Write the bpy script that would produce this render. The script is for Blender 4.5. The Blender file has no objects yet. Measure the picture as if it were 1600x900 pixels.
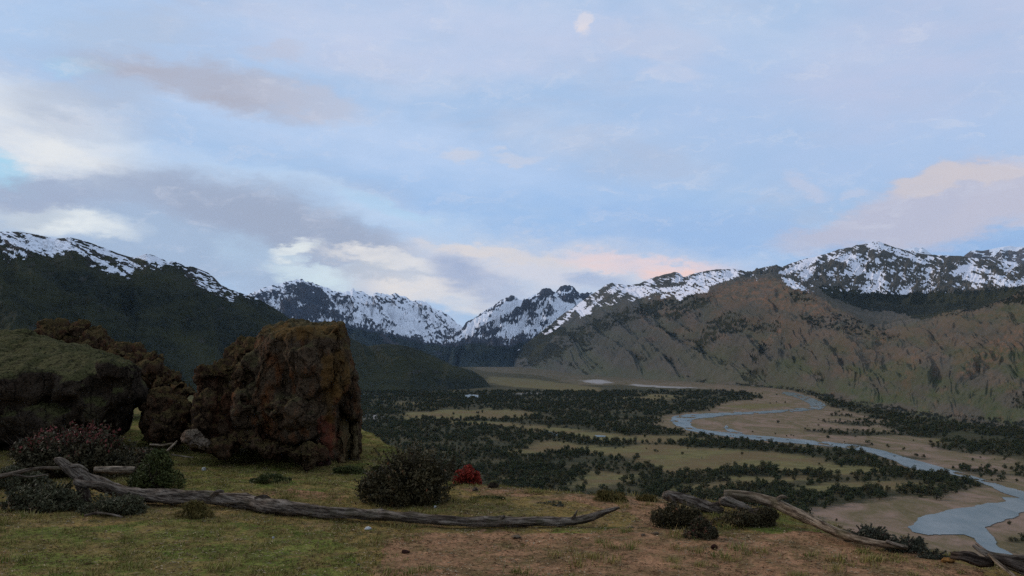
import bpy, bmesh, math, random
import numpy as np
from mathutils import Vector, Matrix

random.seed(7)
RNG = np.random.default_rng(7)
SC = bpy.context.scene
COL = SC.collection

# ------------------------------------------------------------------ camera
F = 1385.64                      # focal length in photo pixels (1600 wide), 60 deg
HOR = 553.0
TH = math.atan((HOR - 450) / F)
CAMZ = 122.0
EYE = 1.65
GZ = CAMZ - EYE
cam_d = bpy.data.cameras.new('camera'); cam = bpy.data.objects.new('camera', cam_d); COL.objects.link(cam)
cam.location = (0, 0, CAMZ); cam.rotation_euler = (math.radians(90) + TH, 0, 0)
cam_d.sensor_width = 36; cam_d.lens = 36 * F / 1600; cam_d.clip_start = 0.1; cam_d.clip_end = 60000
SC.camera = cam

# ------------------------------------------------------------------ colour management
SC.view_settings.view_transform = 'Standard'; SC.view_settings.look = 'None'
SC.view_settings.exposure = 0; SC.view_settings.gamma = 1; SC.view_settings.use_curve_mapping = False
SC.render.engine = 'CYCLES'
SC.cycles.use_denoising = False
SC.cycles.max_bounces = 5; SC.cycles.diffuse_bounces = 2; SC.cycles.glossy_bounces = 2
SC.cycles.volume_bounces = 0; SC.cycles.transparent_max_bounces = 6
SC.cycles.volume_step_rate = 1

# ------------------------------------------------------------------ sun
SUN_EL, SUN_AZ = math.radians(24), math.radians(-62)      # from the left, a little ahead of us
sd = bpy.data.lights.new('sun', 'SUN'); sun = bpy.data.objects.new('sun', sd); COL.objects.link(sun)
sd.energy = 1.5; sd.angle = math.radians(12); sd.color = (1.0, 0.86, 0.78)
sdir = Vector((math.sin(SUN_AZ) * math.cos(SUN_EL), math.cos(SUN_AZ) * math.cos(SUN_EL), math.sin(SUN_EL)))
sun.rotation_euler = sdir.to_track_quat('Z', 'Y').to_euler(); sun.location = (0, 0, 400)

def lin(r, g=None, b=None):
    if g is None: r, g, b = r
    f = lambda c: (c / 255 / 12.92) if c / 255 <= 0.04045 else ((c / 255 + 0.055) / 1.055) ** 2.4
    return (f(r), f(g), f(b), 1)

# ------------------------------------------------------------------ node helper
class NT:
    def __init__(s, tree): s.t = tree; s.n = tree.nodes; s.l = tree.links
    def new(s, typ, **kw):
        n = s.n.new(typ)
        for k, v in kw.items(): setattr(n, k, v)
        return n
    def put(s, sock, v):
        if hasattr(v, 'is_output') or isinstance(v, bpy.types.NodeSocket): s.l.new(v, sock)
        elif v is not None: sock.default_value = v
    def math(s, op, a, b=None, c=None, clamp=False):
        n = s.new('ShaderNodeMath', operation=op, use_clamp=clamp)
        s.put(n.inputs[0], a)
        if b is not None: s.put(n.inputs[1], b)
        if c is not None: s.put(n.inputs[2], c)
        return n.outputs[0]
    def vmath(s, op, a, b=None):
        n = s.new('ShaderNodeVectorMath', operation=op); s.put(n.inputs[0], a)
        if b is not None: s.put(n.inputs[1], b)
        return n.outputs['Value'] if op in ('LENGTH', 'DOT_PRODUCT') else n.outputs[0]
    def scale(s, a, f):
        n = s.new('ShaderNodeVectorMath', operation='SCALE'); s.put(n.inputs[0], a); s.put(n.inputs[3], f); return n.outputs[0]
    def rng(s, v, a, b, c=0.0, d=1.0, smooth=False):
        n = s.new('ShaderNodeMapRange'); n.clamp = True
        if smooth: n.interpolation_type = 'SMOOTHSTEP'
        s.put(n.inputs[0], v); s.put(n.inputs[1], a); s.put(n.inputs[2], b); s.put(n.inputs[3], c); s.put(n.inputs[4], d)
        return n.outputs[0]
    def mix(s, f, a, b, blend='MIX'):
        n = s.new('ShaderNodeMix', data_type='RGBA', blend_type=blend); n.clamp_factor = True; n.clamp_result = False
        s.put(n.inputs[0], f); s.put(n.inputs[6], a); s.put(n.inputs[7], b); return n.outputs[2]
    def noise(s, vec, scale, detail=4, rough=0.55, dist=0.0, color=False):
        n = s.new('ShaderNodeTexNoise'); s.put(n.inputs['Vector'], vec); n.inputs['Scale'].default_value = scale
        n.inputs['Detail'].default_value = detail; n.inputs['Roughness'].default_value = rough
        n.inputs['Distortion'].default_value = dist
        return n.outputs['Color'] if color else n.outputs[0]
    def voro(s, vec, scale, feature='F1', out='Distance'):
        n = s.new('ShaderNodeTexVoronoi', feature=feature); s.put(n.inputs['Vector'], vec); n.inputs['Scale'].default_value = scale
        return n.outputs[out]
    def mapping(s, vec, loc=(0, 0, 0), rot=(0, 0, 0), sc=(1, 1, 1), typ='POINT'):
        n = s.new('ShaderNodeMapping', vector_type=typ); s.put(n.inputs[0], vec)
        n.inputs['Location'].default_value = loc; n.inputs['Rotation'].default_value = rot; n.inputs['Scale'].default_value = sc
        return n.outputs[0]

# ------------------------------------------------------------------ world: Nishita sky behind dusk clouds
def pix2ae(px, py):
    a = (px - 800) / F; b = (450 - py) / F
    x, y, z = a, math.cos(TH) - b * math.sin(TH), math.sin(TH) + b * math.cos(TH)
    r = math.sqrt(x * x + y * y + z * z)
    return math.atan2(x, y), math.asin(z / r)

W = bpy.data.worlds.new('World'); SC.world = W; W.use_nodes = True
w = NT(W.node_tree); w.n.clear()
wo = w.new('ShaderNodeOutputWorld'); bg = w.new('ShaderNodeBackground'); w.l.new(bg.outputs[0], wo.inputs[0])
sky = w.new('ShaderNodeTexSky', sky_type='NISHITA'); sky.sun_disc = False
sky.sun_elevation = SUN_EL; sky.sun_rotation = SUN_AZ; sky.altitude = 800; sky.air_density = 1; sky.dust_density = 0.6
tc = w.new('ShaderNodeTexCoord').outputs['Generated']
sep = w.new('ShaderNodeSeparateXYZ'); w.l.new(tc, sep.inputs[0])
az = w.math('ARCTAN2', sep.outputs[0], sep.outputs[1]); el = w.math('ARCSINE', sep.outputs[2])
cmb = w.new('ShaderNodeCombineXYZ'); w.l.new(az, cmb.inputs[0]); w.l.new(el, cmb.inputs[1])
AE = cmb.outputs[0]
# streaky cloud noise lives in a stretched direction space
st = w.mapping(AE, rot=(0, 0, math.radians(14)), sc=(1, 2.6, 1))
warp = w.scale(w.vmath('SUBTRACT', w.noise(st, 5.5, 6, 0.6, color=True), (0.5, 0.5, 0.5)), 0.062)
warp2 = w.scale(w.vmath('SUBTRACT', w.noise(st, 26, 5, 0.65, color=True), (0.5, 0.5, 0.5)), 0.034)
AEW = w.vmath('ADD', AE, w.vmath('ADD', warp, warp2))
base = w.scale(sky.outputs[0], 0.085)
veil = w.mix(w.rng(el, 0.0, 0.6), lin(156, 186, 232), lin(178, 197, 234))
col = w.mix(0.86, base, veil)
mott = w.noise(st, 3.2, 6, 0.6, 0.4)
col = w.mix(w.rng(mott, 0.40, 0.68, 0, 0.7, True), col, lin(190, 201, 230))
mott2 = w.noise(w.mapping(AE, loc=(3, 1, 0), rot=(0, 0, math.radians(-35)), sc=(1, 3.5, 1)), 5, 5, 0.6, 0.5)
col = w.mix(w.rng(mott2, 0.46, 0.72, 0, 0.45, True), col, lin(170, 178, 206))
bn = w.noise(st, 11, 5, 0.6)
def blob(cx, cy, rx, ry, rot, c, amt=1.0, soft=0.42, mod=0.5):
    global col
    a0, e0 = pix2ae(cx, cy)
    v = w.mapping(AEW, loc=(a0, e0, 0), rot=(0, 0, math.radians(rot)), sc=(rx / F, ry / F, 1), typ='TEXTURE')
    sp = w.new('ShaderNodeSeparateXYZ'); w.l.new(v, sp.inputs[0])
    r2 = w.math('ADD', w.math('MULTIPLY', sp.outputs[0], sp.outputs[0]), w.math('MULTIPLY', sp.outputs[1], sp.outputs[1]))
    m = w.rng(w.math('SQRT', r2), soft, 1.15, 1, 0, True)
    m = w.math('MULTIPLY', m, w.rng(bn, 0.35, 0.62, amt * (1 - mod), amt))
    col = w.mix(m, col, lin(*c))
# behind / above / broad fields first
blob(900, 330, 420, 95, -14, (150, 182, 230), 0.9)
blob(1300, 180, 400, 120, -10, (168, 188, 228), 0.8)
blob(1500, 60, 300, 110, 10, (184, 190, 222), 0.7)
blob(700, 60, 420, 70, 0, (188, 196, 228), 0.7)
blob(560, 210, 420, 60, -12, (182, 200, 236), 0.8)
blob(60, 210, 190, 75, -15, (224, 224, 232), 0.9)
blob(140, 185, 120, 34, 0, (170, 182, 210), 0.6)
blob(90, 60, 130, 50, 0, (166, 192, 232), 0.7)
blob(190, 45, 130, 36, 8, (172, 184, 212), 0.6)
blob(0, 268, 70, 28, -22, (158, 204, 236), 1.0)
blob(130, 108, 60, 16, 0, (160, 204, 242), 0.7)
blob(320, 132, 250, 38, -4, (168, 170, 192), 1.0, 0.3, mod=0.25)
blob(120, 155, 120, 28, 4, (170, 180, 206), 0.7)
blob(480, 155, 110, 22, -6, (182, 186, 210), 0.7)
blob(420, 78, 55, 20, 0, (184, 184, 206), 0.7)
blob(760, 425, 430, 62, 0, (212, 208, 220), 0.9)
blob(600, 318, 90, 16, -14, (150, 194, 232), 0.8)
blob(470, 300, 330, 38, -12, (190, 208, 238), 0.7)
blob(280, 385, 330, 62, -10, (158, 176, 208), 1.0, mod=0.2)
blob(100, 345, 110, 26, -8, (232, 234, 240), 1.0)
blob(20, 330, 100, 26, 0, (170, 182, 206), 0.9)
blob(70, 300, 110, 26, 0, (158, 168, 198), 0.95, 0.4, mod=0.3)
blob(230, 300, 190, 40, -2, (156, 168, 198), 0.95, 0.4, mod=0.3)
blob(380, 318, 210, 56, -12, (156, 167, 196), 0.95, 0.4, mod=0.3)
blob(430, 352, 200, 50, -12, (154, 165, 194), .9, 0.4, mod=0.3)
blob(510, 376, 150, 42, -14, (155, 165, 193), 0.95, 0.45, mod=0.3)
blob(390, 400, 60, 30, 0, (170, 190, 220), 0.8)
blob(460, 393, 38, 13, 10, (228, 232, 238), 1.0)
blob(490, 428, 80, 20, -12, (206, 220, 234), 1.0)
blob(600, 412, 120, 16, -8, (224, 220, 226), 1.0)
blob(800, 400, 170, 16, -6, (214, 206, 212), .9)
blob(690, 462, 130, 26, -10, (228, 220, 222), 0.9)
blob(735, 440, 95, 36, -22, (160, 172, 206), 0.95)
blob(628, 436, 60, 12, 0, (180, 186, 206), 0.8)
blob(570, 425, 50, 12, 0, (184, 190, 208), 0.7)
blob(880, 430, 140, 24, 0, (206, 206, 224), 0.8)
blob(1010, 412, 150, 18, -6, (230, 204, 210), 0.85)
blob(1045, 424, 60, 14, 0, (240, 202, 198), 0.8)
blob(930, 440, 60, 20, 0, (160, 176, 212), 0.95)
blob(1130, 360, 240, 40, -6, (152, 180, 226), 0.8)
blob(1500, 372, 260, 34, 6, (140, 172, 222), 1.0)
blob(1500, 312, 190, 52, 12, (184, 184, 208), 1.0, 0.66, mod=0.1)
blob(1600, 300, 130, 50, 4, (184, 184, 208), 1.0, 0.6, mod=0.1)
blob(1400, 335, 120, 34, 16, (180, 182, 208), 1.0, 0.6, mod=0.15)
blob(1460, 285, 60, 18, 10, (196, 190, 204), 1.0, 0.6, mod=0.2)
blob(1540, 272, 70, 16, 4, (198, 191, 204), 1.0, 0.6, mod=0.2)
blob(1300, 358, 110, 22, 12, (180, 182, 208), 0.9, 0.4, mod=0.2)
blob(1262, 284, 44, 16, -24, (186, 192, 220), 0.8)
blob(1340, 294, 26, 9, 0, (190, 194, 220), 0.8)
blob(1592, 248, 30, 12, 0, (200, 196, 214), 0.8)
blob(916, 40, 14, 22, 0, (214, 208, 222), 0.9)
blob(720, 238, 32, 13, 0, (194, 198, 220), 0.8)
blob(800, 237, 46, 13, 0, (194, 198, 220), 0.8)
blob(1030, 70, 110, 34, -12, (184, 192, 222), 0.8)
blob(1050, 122, 60, 16, 0, (190, 196, 224), 0.7)
fine = w.noise(w.mapping(AEW, rot=(0, 0, math.radians(-28)), sc=(1, 3, 1)), 16, 6, 0.68, 0.6)
col = w.mix(w.rng(fine, 0.5, 0.75, 0, 0.35, True), col, lin(206, 208, 228))
col = w.mix(1.0, col, (1.12, 1.14, 1.06, 1), 'MULTIPLY')
w.l.new(col, bg.inputs[0]); bg.inputs[1].default_value = 1.0
W.cycles.sampling_method = 'MANUAL'; W.cycles.sample_map_resolution = 512

# ------------------------------------------------------------------ projection helpers
CT, ST = math.cos(TH), math.sin(TH)
def P(px, py, D):
    a = (px - 800) / F; b = (450 - py) / F
    dy = CT - b * ST; dz = ST + b * CT
    return Vector((a / dy * D, D, CAMZ + dz / dy * D))
def Pa(px, py, D):
    a = (px - 800) / F; b = (450 - py) / F
    dy = CT - b * ST; dz = ST + b * CT
    return a / dy * D, D + 0 * a, CAMZ + dz / dy * D
def proj(x, y, z):
    dz = z - CAMZ
    fy = y * CT + dz * ST; fz = -y * ST + dz * CT
    return 800 + F * x / fy, 450 - F * fz / fy
def gD(py): return CAMZ / np.maximum(np.tan(np.arctan((np.asarray(py, float) - 450) / F) - TH), 1e-5)

# ------------------------------------------------------------------ numpy noise
_p = RNG.permutation(256); _p = np.concatenate([_p, _p, _p])
_g3 = np.array([[1,1,0],[-1,1,0],[1,-1,0],[-1,-1,0],[1,0,1],[-1,0,1],[1,0,-1],[-1,0,-1],[0,1,1],[0,-1,1],[0,1,-1],[0,-1,-1],[1,1,0],[-1,1,0],[0,-1,1],[0,-1,-1]], float)
def pn(x, y, z=0.0):
    x, y, z = np.broadcast_arrays(np.asarray(x, float), np.asarray(y, float), np.asarray(z, float))
    xi, yi, zi = np.floor(x).astype(int), np.floor(y).astype(int), np.floor(z).astype(int)
    xf, yf, zf = x - xi, y - yi, z - zi
    xi &= 255; yi &= 255; zi &= 255
    f = lambda t: t * t * t * (t * (t * 6 - 15) + 10)
    u, v, w_ = f(xf), f(yf), f(zf)
    def gr(i, j, k):
        h = _p[_p[_p[xi + i] + yi + j] + zi + k] & 15
        g = _g3[h]; return g[..., 0] * (xf - i) + g[..., 1] * (yf - j) + g[..., 2] * (zf - k)
    L = lambda a, b, t: a + t * (b - a)
    return L(L(L(gr(0,0,0), gr(1,0,0), u), L(gr(0,1,0), gr(1,1,0), u), v), L(L(gr(0,0,1), gr(1,0,1), u), L(gr(0,1,1), gr(1,1,1), u), v), w_)
def fbm(x, y, z=0.0, o=4, g=0.5, l=2.03):
    s = 0; a = 1.0; f = 1.0
    for i in range(o):
        s = s + a * pn(np.asarray(x) * f + 17.1 * i, np.asarray(y) * f - 9.7 * i, np.asarray(z) * f + 3.3 * i); a *= g; f *= l
    return s
def ridged(x, y, z=0.0, o=4, g=0.5, l=2.07):
    s = 0; a = 1.0; f = 1.0
    for i in range(o):
        s = s + a * (1 - 2 * np.abs(pn(np.asarray(x) * f + 31.7 * i, np.asarray(y) * f + 11.3 * i, np.asarray(z) * f))); a *= g; f *= l
    return s
def sstep(v, a, b):
    t = np.clip((v - a) / (b - a), 0, 1); return t * t * (3 - 2 * t)
def inpoly(px, py, poly):
    px = np.asarray(px); c = np.zeros(px.shape, bool); n = len(poly)
    for i in range(n):
        x1, y1 = poly[i]; x2, y2 = poly[(i + 1) % n]
        if y1 == y2: continue
        c ^= ((y1 > py) != (y2 > py)) & (px < (x2 - x1) * (py - y1) / (y2 - y1) + x1)
    return c
def anyin(px, py, polys):
    c = np.zeros(np.asarray(px).shape, bool)
    for p in polys: c |= inpoly(px, py, p)
    return c

# ------------------------------------------------------------------ object helpers
def tag(o, label=None, cat=None, group=None, kind=None):
    if label: o['label'] = label
    if cat: o['category'] = cat
    if group: o['group'] = group
    if kind: o['kind'] = kind
    return o
def mk(name, verts, faces, mat, parent=None, smooth=True, attrs=None, loc=None):
    me = bpy.data.meshes.new(name)
    verts = np.asarray(verts, np.float32).reshape(-1, 3)
    if isinstance(faces, np.ndarray):
        k = faces.shape[1]; nf = faces.shape[0]
        me.vertices.add(len(verts)); me.vertices.foreach_set('co', verts.ravel())
        me.loops.add(nf * k); me.loops.foreach_set('vertex_index', faces.astype(np.int32).ravel())
        me.polygons.add(nf); me.polygons.foreach_set('loop_start', np.arange(0, nf * k, k, dtype=np.int32))
        me.update(calc_edges=True)
    else:
        me.from_pydata([tuple(map(float, v)) for v in verts], [], faces)
    me.polygons.foreach_set('use_smooth', np.full(len(me.polygons), smooth))
    for an, arr in (attrs or {}).items():
        a = me.attributes.new(an, 'FLOAT_COLOR', 'POINT'); a.data.foreach_set('color', np.asarray(arr, np.float32).ravel())
    if mat: me.materials.append(mat)
    me.validate() if not isinstance(faces, np.ndarray) else None
    o = bpy.data.objects.new(name, me); COL.objects.link(o)
    if parent: o.parent = parent
    if loc is not None: o.location = loc
    return o
def empty(name, loc):
    o = bpy.data.objects.new(name, None); o.location = loc; COL.objects.link(o); o.empty_display_size = 0.2; return o
def gridf(nr, nc):
    i = np.arange(nr - 1)[:, None] * nc + np.arange(nc - 1)[None]
    return np.stack([i, i + 1, i + nc + 1, i + nc], -1).reshape(-1, 4)
def rebase(o, root):
    """make o (mesh in world coords) a child of the Empty root"""
    me = o.data; n = len(me.vertices); c = np.empty(n * 3, np.float32); me.vertices.foreach_get('co', c)
    c = c.reshape(-1, 3) - np.array(root.location, np.float32); me.vertices.foreach_set('co', c.ravel()); me.update()
    o.parent = root; o.location = (0, 0, 0)
def recenter(o, p):
    me = o.data; n = len(me.vertices); c = np.empty(n * 3, np.float32); me.vertices.foreach_get('co', c)
    c = c.reshape(-1, 3) - np.array(p, np.float32); me.vertices.foreach_set('co', c.ravel()); me.update(); o.location = p

def newmat(name):
    m = bpy.data.materials.new(name); m.use_nodes = True; t = NT(m.node_tree); b = t.n['Principled BSDF']
    b.inputs['Specular IOR Level'].default_value = 0.04; b.inputs['Roughness'].default_value = 1.0
    return m, t, b
def attr(t, name):
    n = t.new('ShaderNodeAttribute', attribute_name=name); s = t.new('ShaderNodeSeparateColor'); t.l.new(n.outputs['Color'], s.inputs[0])
    return s.outputs[0], s.outputs[1], s.outputs[2], n.outputs['Alpha']
def bump(t, b, h, strength, dist):
    n = t.new('ShaderNodeBump'); t.put(n.inputs['Height'], h); n.inputs['Strength'].default_value = strength; n.inputs['Distance'].default_value = dist
    t.l.new(n.outputs[0], b.inputs['Normal'])
def c3(r, g, b): return (r, g, b, 1)

# =================================================================== STRUCTURE
# ------------------------------------------------------------------ materials of the land
def mountain_mat(name, rock, rock2, forest, forest2, red, green, snow=(0.80, 0.82, 0.86), cell=0.11):
    m, t, b = newmat(name)
    sn, fo, rd, gr = attr(t, 'mask')
    pos = t.new('ShaderNodeNewGeometry').outputs['Position']
    n1 = t.noise(pos, 0.004, 7, 0.62); n2 = t.noise(pos, 0.03, 5, 0.65); n3 = t.noise(pos, 0.12, 3, 0.7)
    c = t.mix(t.rng(n1, 0.35, 0.65), c3(*rock), c3(*rock2))
    c = t.mix(t.rng(n2, 0.42, 0.62, 0, 0.55), c, c3(*[k * 0.62 for k in rock]))
    c = t.mix(t.rng(n3, 0.55, 0.72, 0, 0.5), c, c3(*[k * 0.5 for k in green]))
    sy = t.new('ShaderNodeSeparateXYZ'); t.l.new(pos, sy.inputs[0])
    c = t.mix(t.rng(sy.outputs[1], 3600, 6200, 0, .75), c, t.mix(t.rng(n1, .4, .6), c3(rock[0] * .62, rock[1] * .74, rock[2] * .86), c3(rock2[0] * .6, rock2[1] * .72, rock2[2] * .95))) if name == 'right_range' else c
    c = t.mix(t.math('MULTIPLY', gr, t.rng(n3, 0.35, 0.6, 0.6, 1)), c, c3(*green))
    c = t.mix(t.math('MULTIPLY', rd, t.rng(n2, 0.3, 0.6, 0.5, 1)), c, c3(*red))
    vc = t.new('ShaderNodeSeparateColor'); t.l.new(t.voro(pos, cell, out='Color'), vc.inputs[0])
    fc = t.mix(vc.outputs[0], c3(*forest), c3(*forest2))
    big_ = t.noise(t.mapping(pos, rot=(0, 0, .6), sc=(1, .5, 2)), 0.0035, 6, 0.65, .5)
    fc = t.mix(t.rng(big_, .44, .64, 0, .85), fc, c3(forest2[0] * 1.5 + .006, forest2[1] * 1.4 + .004, forest2[2] * 1.2))
    c = t.mix(t.rng(t.math('ADD', fo, t.math('MULTIPLY', t.math('SUBTRACT', n3, 0.5), 0.9)), 0.4, 0.6), c, fc)
    c = t.mix(t.rng(t.math('ADD', sn, t.math('MULTIPLY', t.math('SUBTRACT', n2, 0.5), 0.45)), 0.40, 0.60), c, c3(*snow))
    t.l.new(c, b.inputs['Base Color'])
    h = t.math('ADD', t.math('MULTIPLY', n2, 1.0), t.math('MULTIPLY', n3, 0.5))
    vd = t.math('MULTIPLY', t.math('MULTIPLY', t.voro(pos, cell), fo), -0.6)
    h0 = t.noise(t.mapping(pos, rot=(0, 0, .5), sc=(1, .6, .5)), 0.014, 5, .6)
    bump(t, b, t.math('ADD', t.math('ADD', h, vd), t.math('MULTIPLY', t.math('MULTIPLY', t.math('SUBTRACT', 1.0, fo), h0), 2.2)), 0.7, 9.0)
    return m

M_LEFT = mountain_mat('left_forest_slope', (0.060, 0.052, 0.042), (0.045, 0.042, 0.036), (0.010, 0.0125, 0.008), (0.026, 0.029, 0.016), (0.09, 0.05, 0.03), (0.035, 0.04, 0.02))
M_FAR = mountain_mat('far_snow_range', (0.060, 0.068, 0.088), (0.082, 0.078, 0.084), (0.016, 0.022, 0.022), (0.026, 0.034, 0.030), (0.10, 0.08, 0.07), (0.045, 0.055, 0.045), snow=(0.84, 0.85, 0.88), cell=0.05)
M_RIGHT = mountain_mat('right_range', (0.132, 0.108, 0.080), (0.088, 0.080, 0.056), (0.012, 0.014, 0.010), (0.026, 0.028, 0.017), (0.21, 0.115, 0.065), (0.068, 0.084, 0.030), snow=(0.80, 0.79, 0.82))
M_PEAK = mountain_mat('distant_peak', (0.15, 0.14, 0.14), (0.11, 0.105, 0.10), (0.02, 0.02, 0.02), (0.03, 0.03, 0.03), (0.12, 0.08, 0.06), (0.06, 0.06, 0.05))

# ------------------------------------------------------------------ lofted mountain range
def interp(px, pts):
    pts = sorted(pts); return np.interp(px, [p[0] for p in pts], [p[1] for p in pts])
def loft(name, px, rows, seg, disp, maskfn, mat, expo=1.0, label=None):
    """px: columns; rows: list of (y-list, D-list); seg: rows between; builds one terrain sheet"""
    Rw = []
    for (yl, dl) in rows:
        D = interp(px, dl)
        x, y, z = Pa(px, interp(px, yl), D); Rw.append(np.stack([x, y, z], -1))
    pts = []; T = []
    for k in range(len(Rw) - 1):
        n = seg[k]
        tt = np.linspace(0, 1, n, endpoint=(k == len(Rw) - 2))
        for t in tt: pts.append(Rw[k] * (1 - t) + Rw[k + 1] * t); T.append(k + t)
    A = np.array(pts); T = np.array(T)[:, None] + 0 * px[None]
    # soften the creases between control rows
    for it in range(10):
        B = A.copy(); B[1:-1] = (A[:-2] + A[2:] + 2 * A[1:-1]) / 4
        keep = np.ones(len(A), bool); keep[[0, -1]] = False
        for k in ridge_rows(rows, seg): keep[k] = False
        A[keep] = B[keep]
    dz, extra = disp(A[..., 0], A[..., 1], A[..., 2], T, px[None] + 0 * T)
    A[..., 2] += dz
    qx, qy = proj(A[..., 0], A[..., 1], A[..., 2])
    mask = maskfn(A, qx, qy, T, extra)
    o = mk(name, A.reshape(-1, 3), gridf(A.shape[0], A.shape[1]), mat, attrs={'mask': mask.reshape(-1, 4)})
    tag(o, label, kind='structure'); return o
def ridge_rows(rows, seg):
    return [sum(seg[:-1])]      # the crest row keeps its height

def fill(y, x0, x1, dlt=0): return [(x, y) for x in (x0, x1)]
def mask4(s, f, r, g): return np.clip(np.stack(np.broadcast_arrays(s, f, r, g), -1), 0, 1)

# ---- left mountain with dark forest and snowy crest
pxA = np.concatenate([np.linspace(-900, -20, 180), np.linspace(-18, 770, 560)])
A_ridge = [(-900,330),(-300,350),(-100,368),(0,362),(30,362),(60,367),(85,373),(110,371),(135,377),(160,386),(185,396),(205,402),(216,401),(228,396),(240,399),(255,405),(262,410),(268,408),(280,410),(290,417),(300,416),(325,426),(335,434),(345,445),(360,452),(380,459),(400,465),(430,482),(455,499),(480,512),(520,522),(545,527),(575,541),(600,537),(625,539),(645,543),(680,557),(706,570),(738,579),(755,590),(766,603),(772,606)]
A_foot = [(-900,760),(0,690),(300,640),(500,616),(560,612),(640,611),(700,610),(740,607),(765,604.5),(772,606.5)]
A_footD = [(p, float(gD(y))) for p, y in A_foot]
A_ridD = [(-900,2000),(0,2500),(250,2900),(455,3400),(545,3500),(650,3450),(740,3420),(762,3480),(772,3490)]
def dispA(x, y, z, T, px):
    e = np.clip(T * (1 - np.clip(T, 0, 1)) * 4, 0, 1) * (T <= 1) + (T > 1)
    edge = np.clip((772 - px) / 110, 0.05, 1)
    qx, qy = proj(x, y, z); g = 0.6 * (ridged((qx - 0.75 * (qy - 450)) / 75 + .3 * fbm(qx / 60, qy / 60, 1, 3), (qy + qx * .4) / 210, 2, 5) - 1.05) + .4 * (ridged(x / 420, y / 420, 0, 5) - 1.0)
    return (g * 62 + fbm(x / 90, y / 90, 0, 4) * 9) * e * edge * np.where(T > 1, -0.5, 1) * np.where(T > 1, np.sign(g), 1) * 1.0, g
A_snow = [(-900,430),(-300,425),(0,398),(15,408),(30,400),(45,402),(60,392),(78,400),(92,398),(105,394),(118,392),(128,398),(140,410),(165,424),(190,434),(205,430),(215,420),(232,416),(250,426),(258,414),(275,412),(288,428),(310,446),(330,455),(345,462),(362,470),(380,462),(400,465)]
def maskA(A, qx, qy, T, ex):
    s = (qx * 0.45 + qy); u = (qy - 0.45 * qx)
    n = fbm(u / 7, s / 38, 3, 4) ; n2 = fbm(qx / 16, qy / 7, 9, 4)
    low = interp(qx, A_snow) + n2 * 9
    rd = interp(qx, A_ridge)
    inn = sstep(low - qy, -1.5, 1.5) * (T < 1.6)
    nf = fbm(u / 2.2, s / 7, 13, 4)
    s_ = inn * sstep(n * 0.6 + nf * 0.4 + 0.02 + 0.15 * n2 - .3 * ex, -0.05, 0.12)
    s_ = np.where((qx > 285) & (qx < 400), inn * sstep(n * 0.6 + nf * 0.9 - 0.12, 0.0, 0.15), s_)
    big = anyin(qx + n2 * 6, qy + n * 4, [[(40,368),(75,372),(108,378),(135,394),(128,402),(110,392),(95,400),(78,405),(60,392),(45,380)], [(100,374),(150,386),(198,402),(190,408),(165,396),(130,384)], [(205,400),(228,396),(254,406),(240,410),(215,404)], [(185,412),(210,420),(220,426),(205,426)]])
    s_ = np.maximum(s_, big * sstep(nf * 0.9 + 0.62, 0, 0.2))
    inn2 = sstep(low + nf * 14 - qy, -2, 2) * (T < 1.6); s_ *= inn2
    f = 1 - inn2 * 0.75 * sstep(n2 + nf + 0.35, 0, 0.3)
    dirt = sstep(fbm(qx / 30, qy / 12, 21, 3), 0.38, 0.6) * 0.5 * (T < 1)
    return mask4(s_, np.clip(f - dirt, 0, 1), 0.0 * s_, 0.0 * s_)
loft('mountain_left', pxA, [(A_foot, A_footD), (A_ridge, A_ridD), ([(p, y + 110) for p, y in A_ridge], [(p, d * 1.35) for p, d in A_ridD])], [230, 50], dispA, maskA, M_LEFT,
     label='dark forested mountain with snow along its crest on the left')

# ---- left-centre snow range
pxB = np.linspace(280, 800, 560)
B_ridge = [(280,505),(350,480),(392,458),(400,455),(410,451),(420,447),(430,445),(440,443),(452,439),(460,437),(470,435),(478,440),(486,441),(497,444),(503,448),(510,449),(520,455),(530,456),(540,456),(547,454),(551,449),(556,455),(562,456),(569,456),(575,461),(580,463),(586,457),(600,458),(612,461),(618,458),(624,462),(634,464),(641,470),(650,471),(658,470),(668,474),(680,483),(690,486),(700,492),(708,500),(716,505),(724,512),(740,524),(760,535),(800,555)]
def jag(yl, x0, x1, amp, sc, sd):
    xs = np.linspace(x0, x1, int((x1 - x0) / 1.5)); ys = interp(xs, yl) + amp * (ridged(xs / sc, sd, 0, 4) - 1.0)
    return list(zip(xs.tolist(), ys.tolist()))
B_r = jag(B_ridge, 280, 800, -2.0, 9, 4.4)
B_foot = [(280,600),(500,596),(600,592),(700,577),(720,574),(800,572)]
B_mid = [(p, interp(p, B_ridge) * 0.42 + interp(p, B_foot) * 0.58) for p in range(280, 801, 20)]
def dispR(a1, w1, a2, w2, sd=0, k=0.0, wp=40):
    def f(x, y, z, T, px):
        qx, qy = proj(x, y, z)
        tt = T / max(T.max() - 1, 1)
        e = np.clip(np.minimum(tt * 6, np.abs(1 - tt) * 5), 0, 1); e = np.where(tt > 1, np.clip((tt - 1) * 3, 0, .6), e)
        u = (qx + k * (qy - 480)) / wp; wq = 0.35 * fbm(qx / wp, qy / wp, 3 + sd, 3)
        g = 0.75 * (ridged(u + wq, (qy - k * .5 * qx) / (wp * 2.6) + wq, sd, 6, 0.55) - 1.05) + 0.3 * (ridged(x / w1, y / w1, sd, 5) - 1.05)
        dz = (g * a1 + fbm(x / w2, y / w2, sd + 4, 4) * a2) * e
        return np.where(tt > 1, -np.abs(dz), dz), g
    return f
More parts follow.
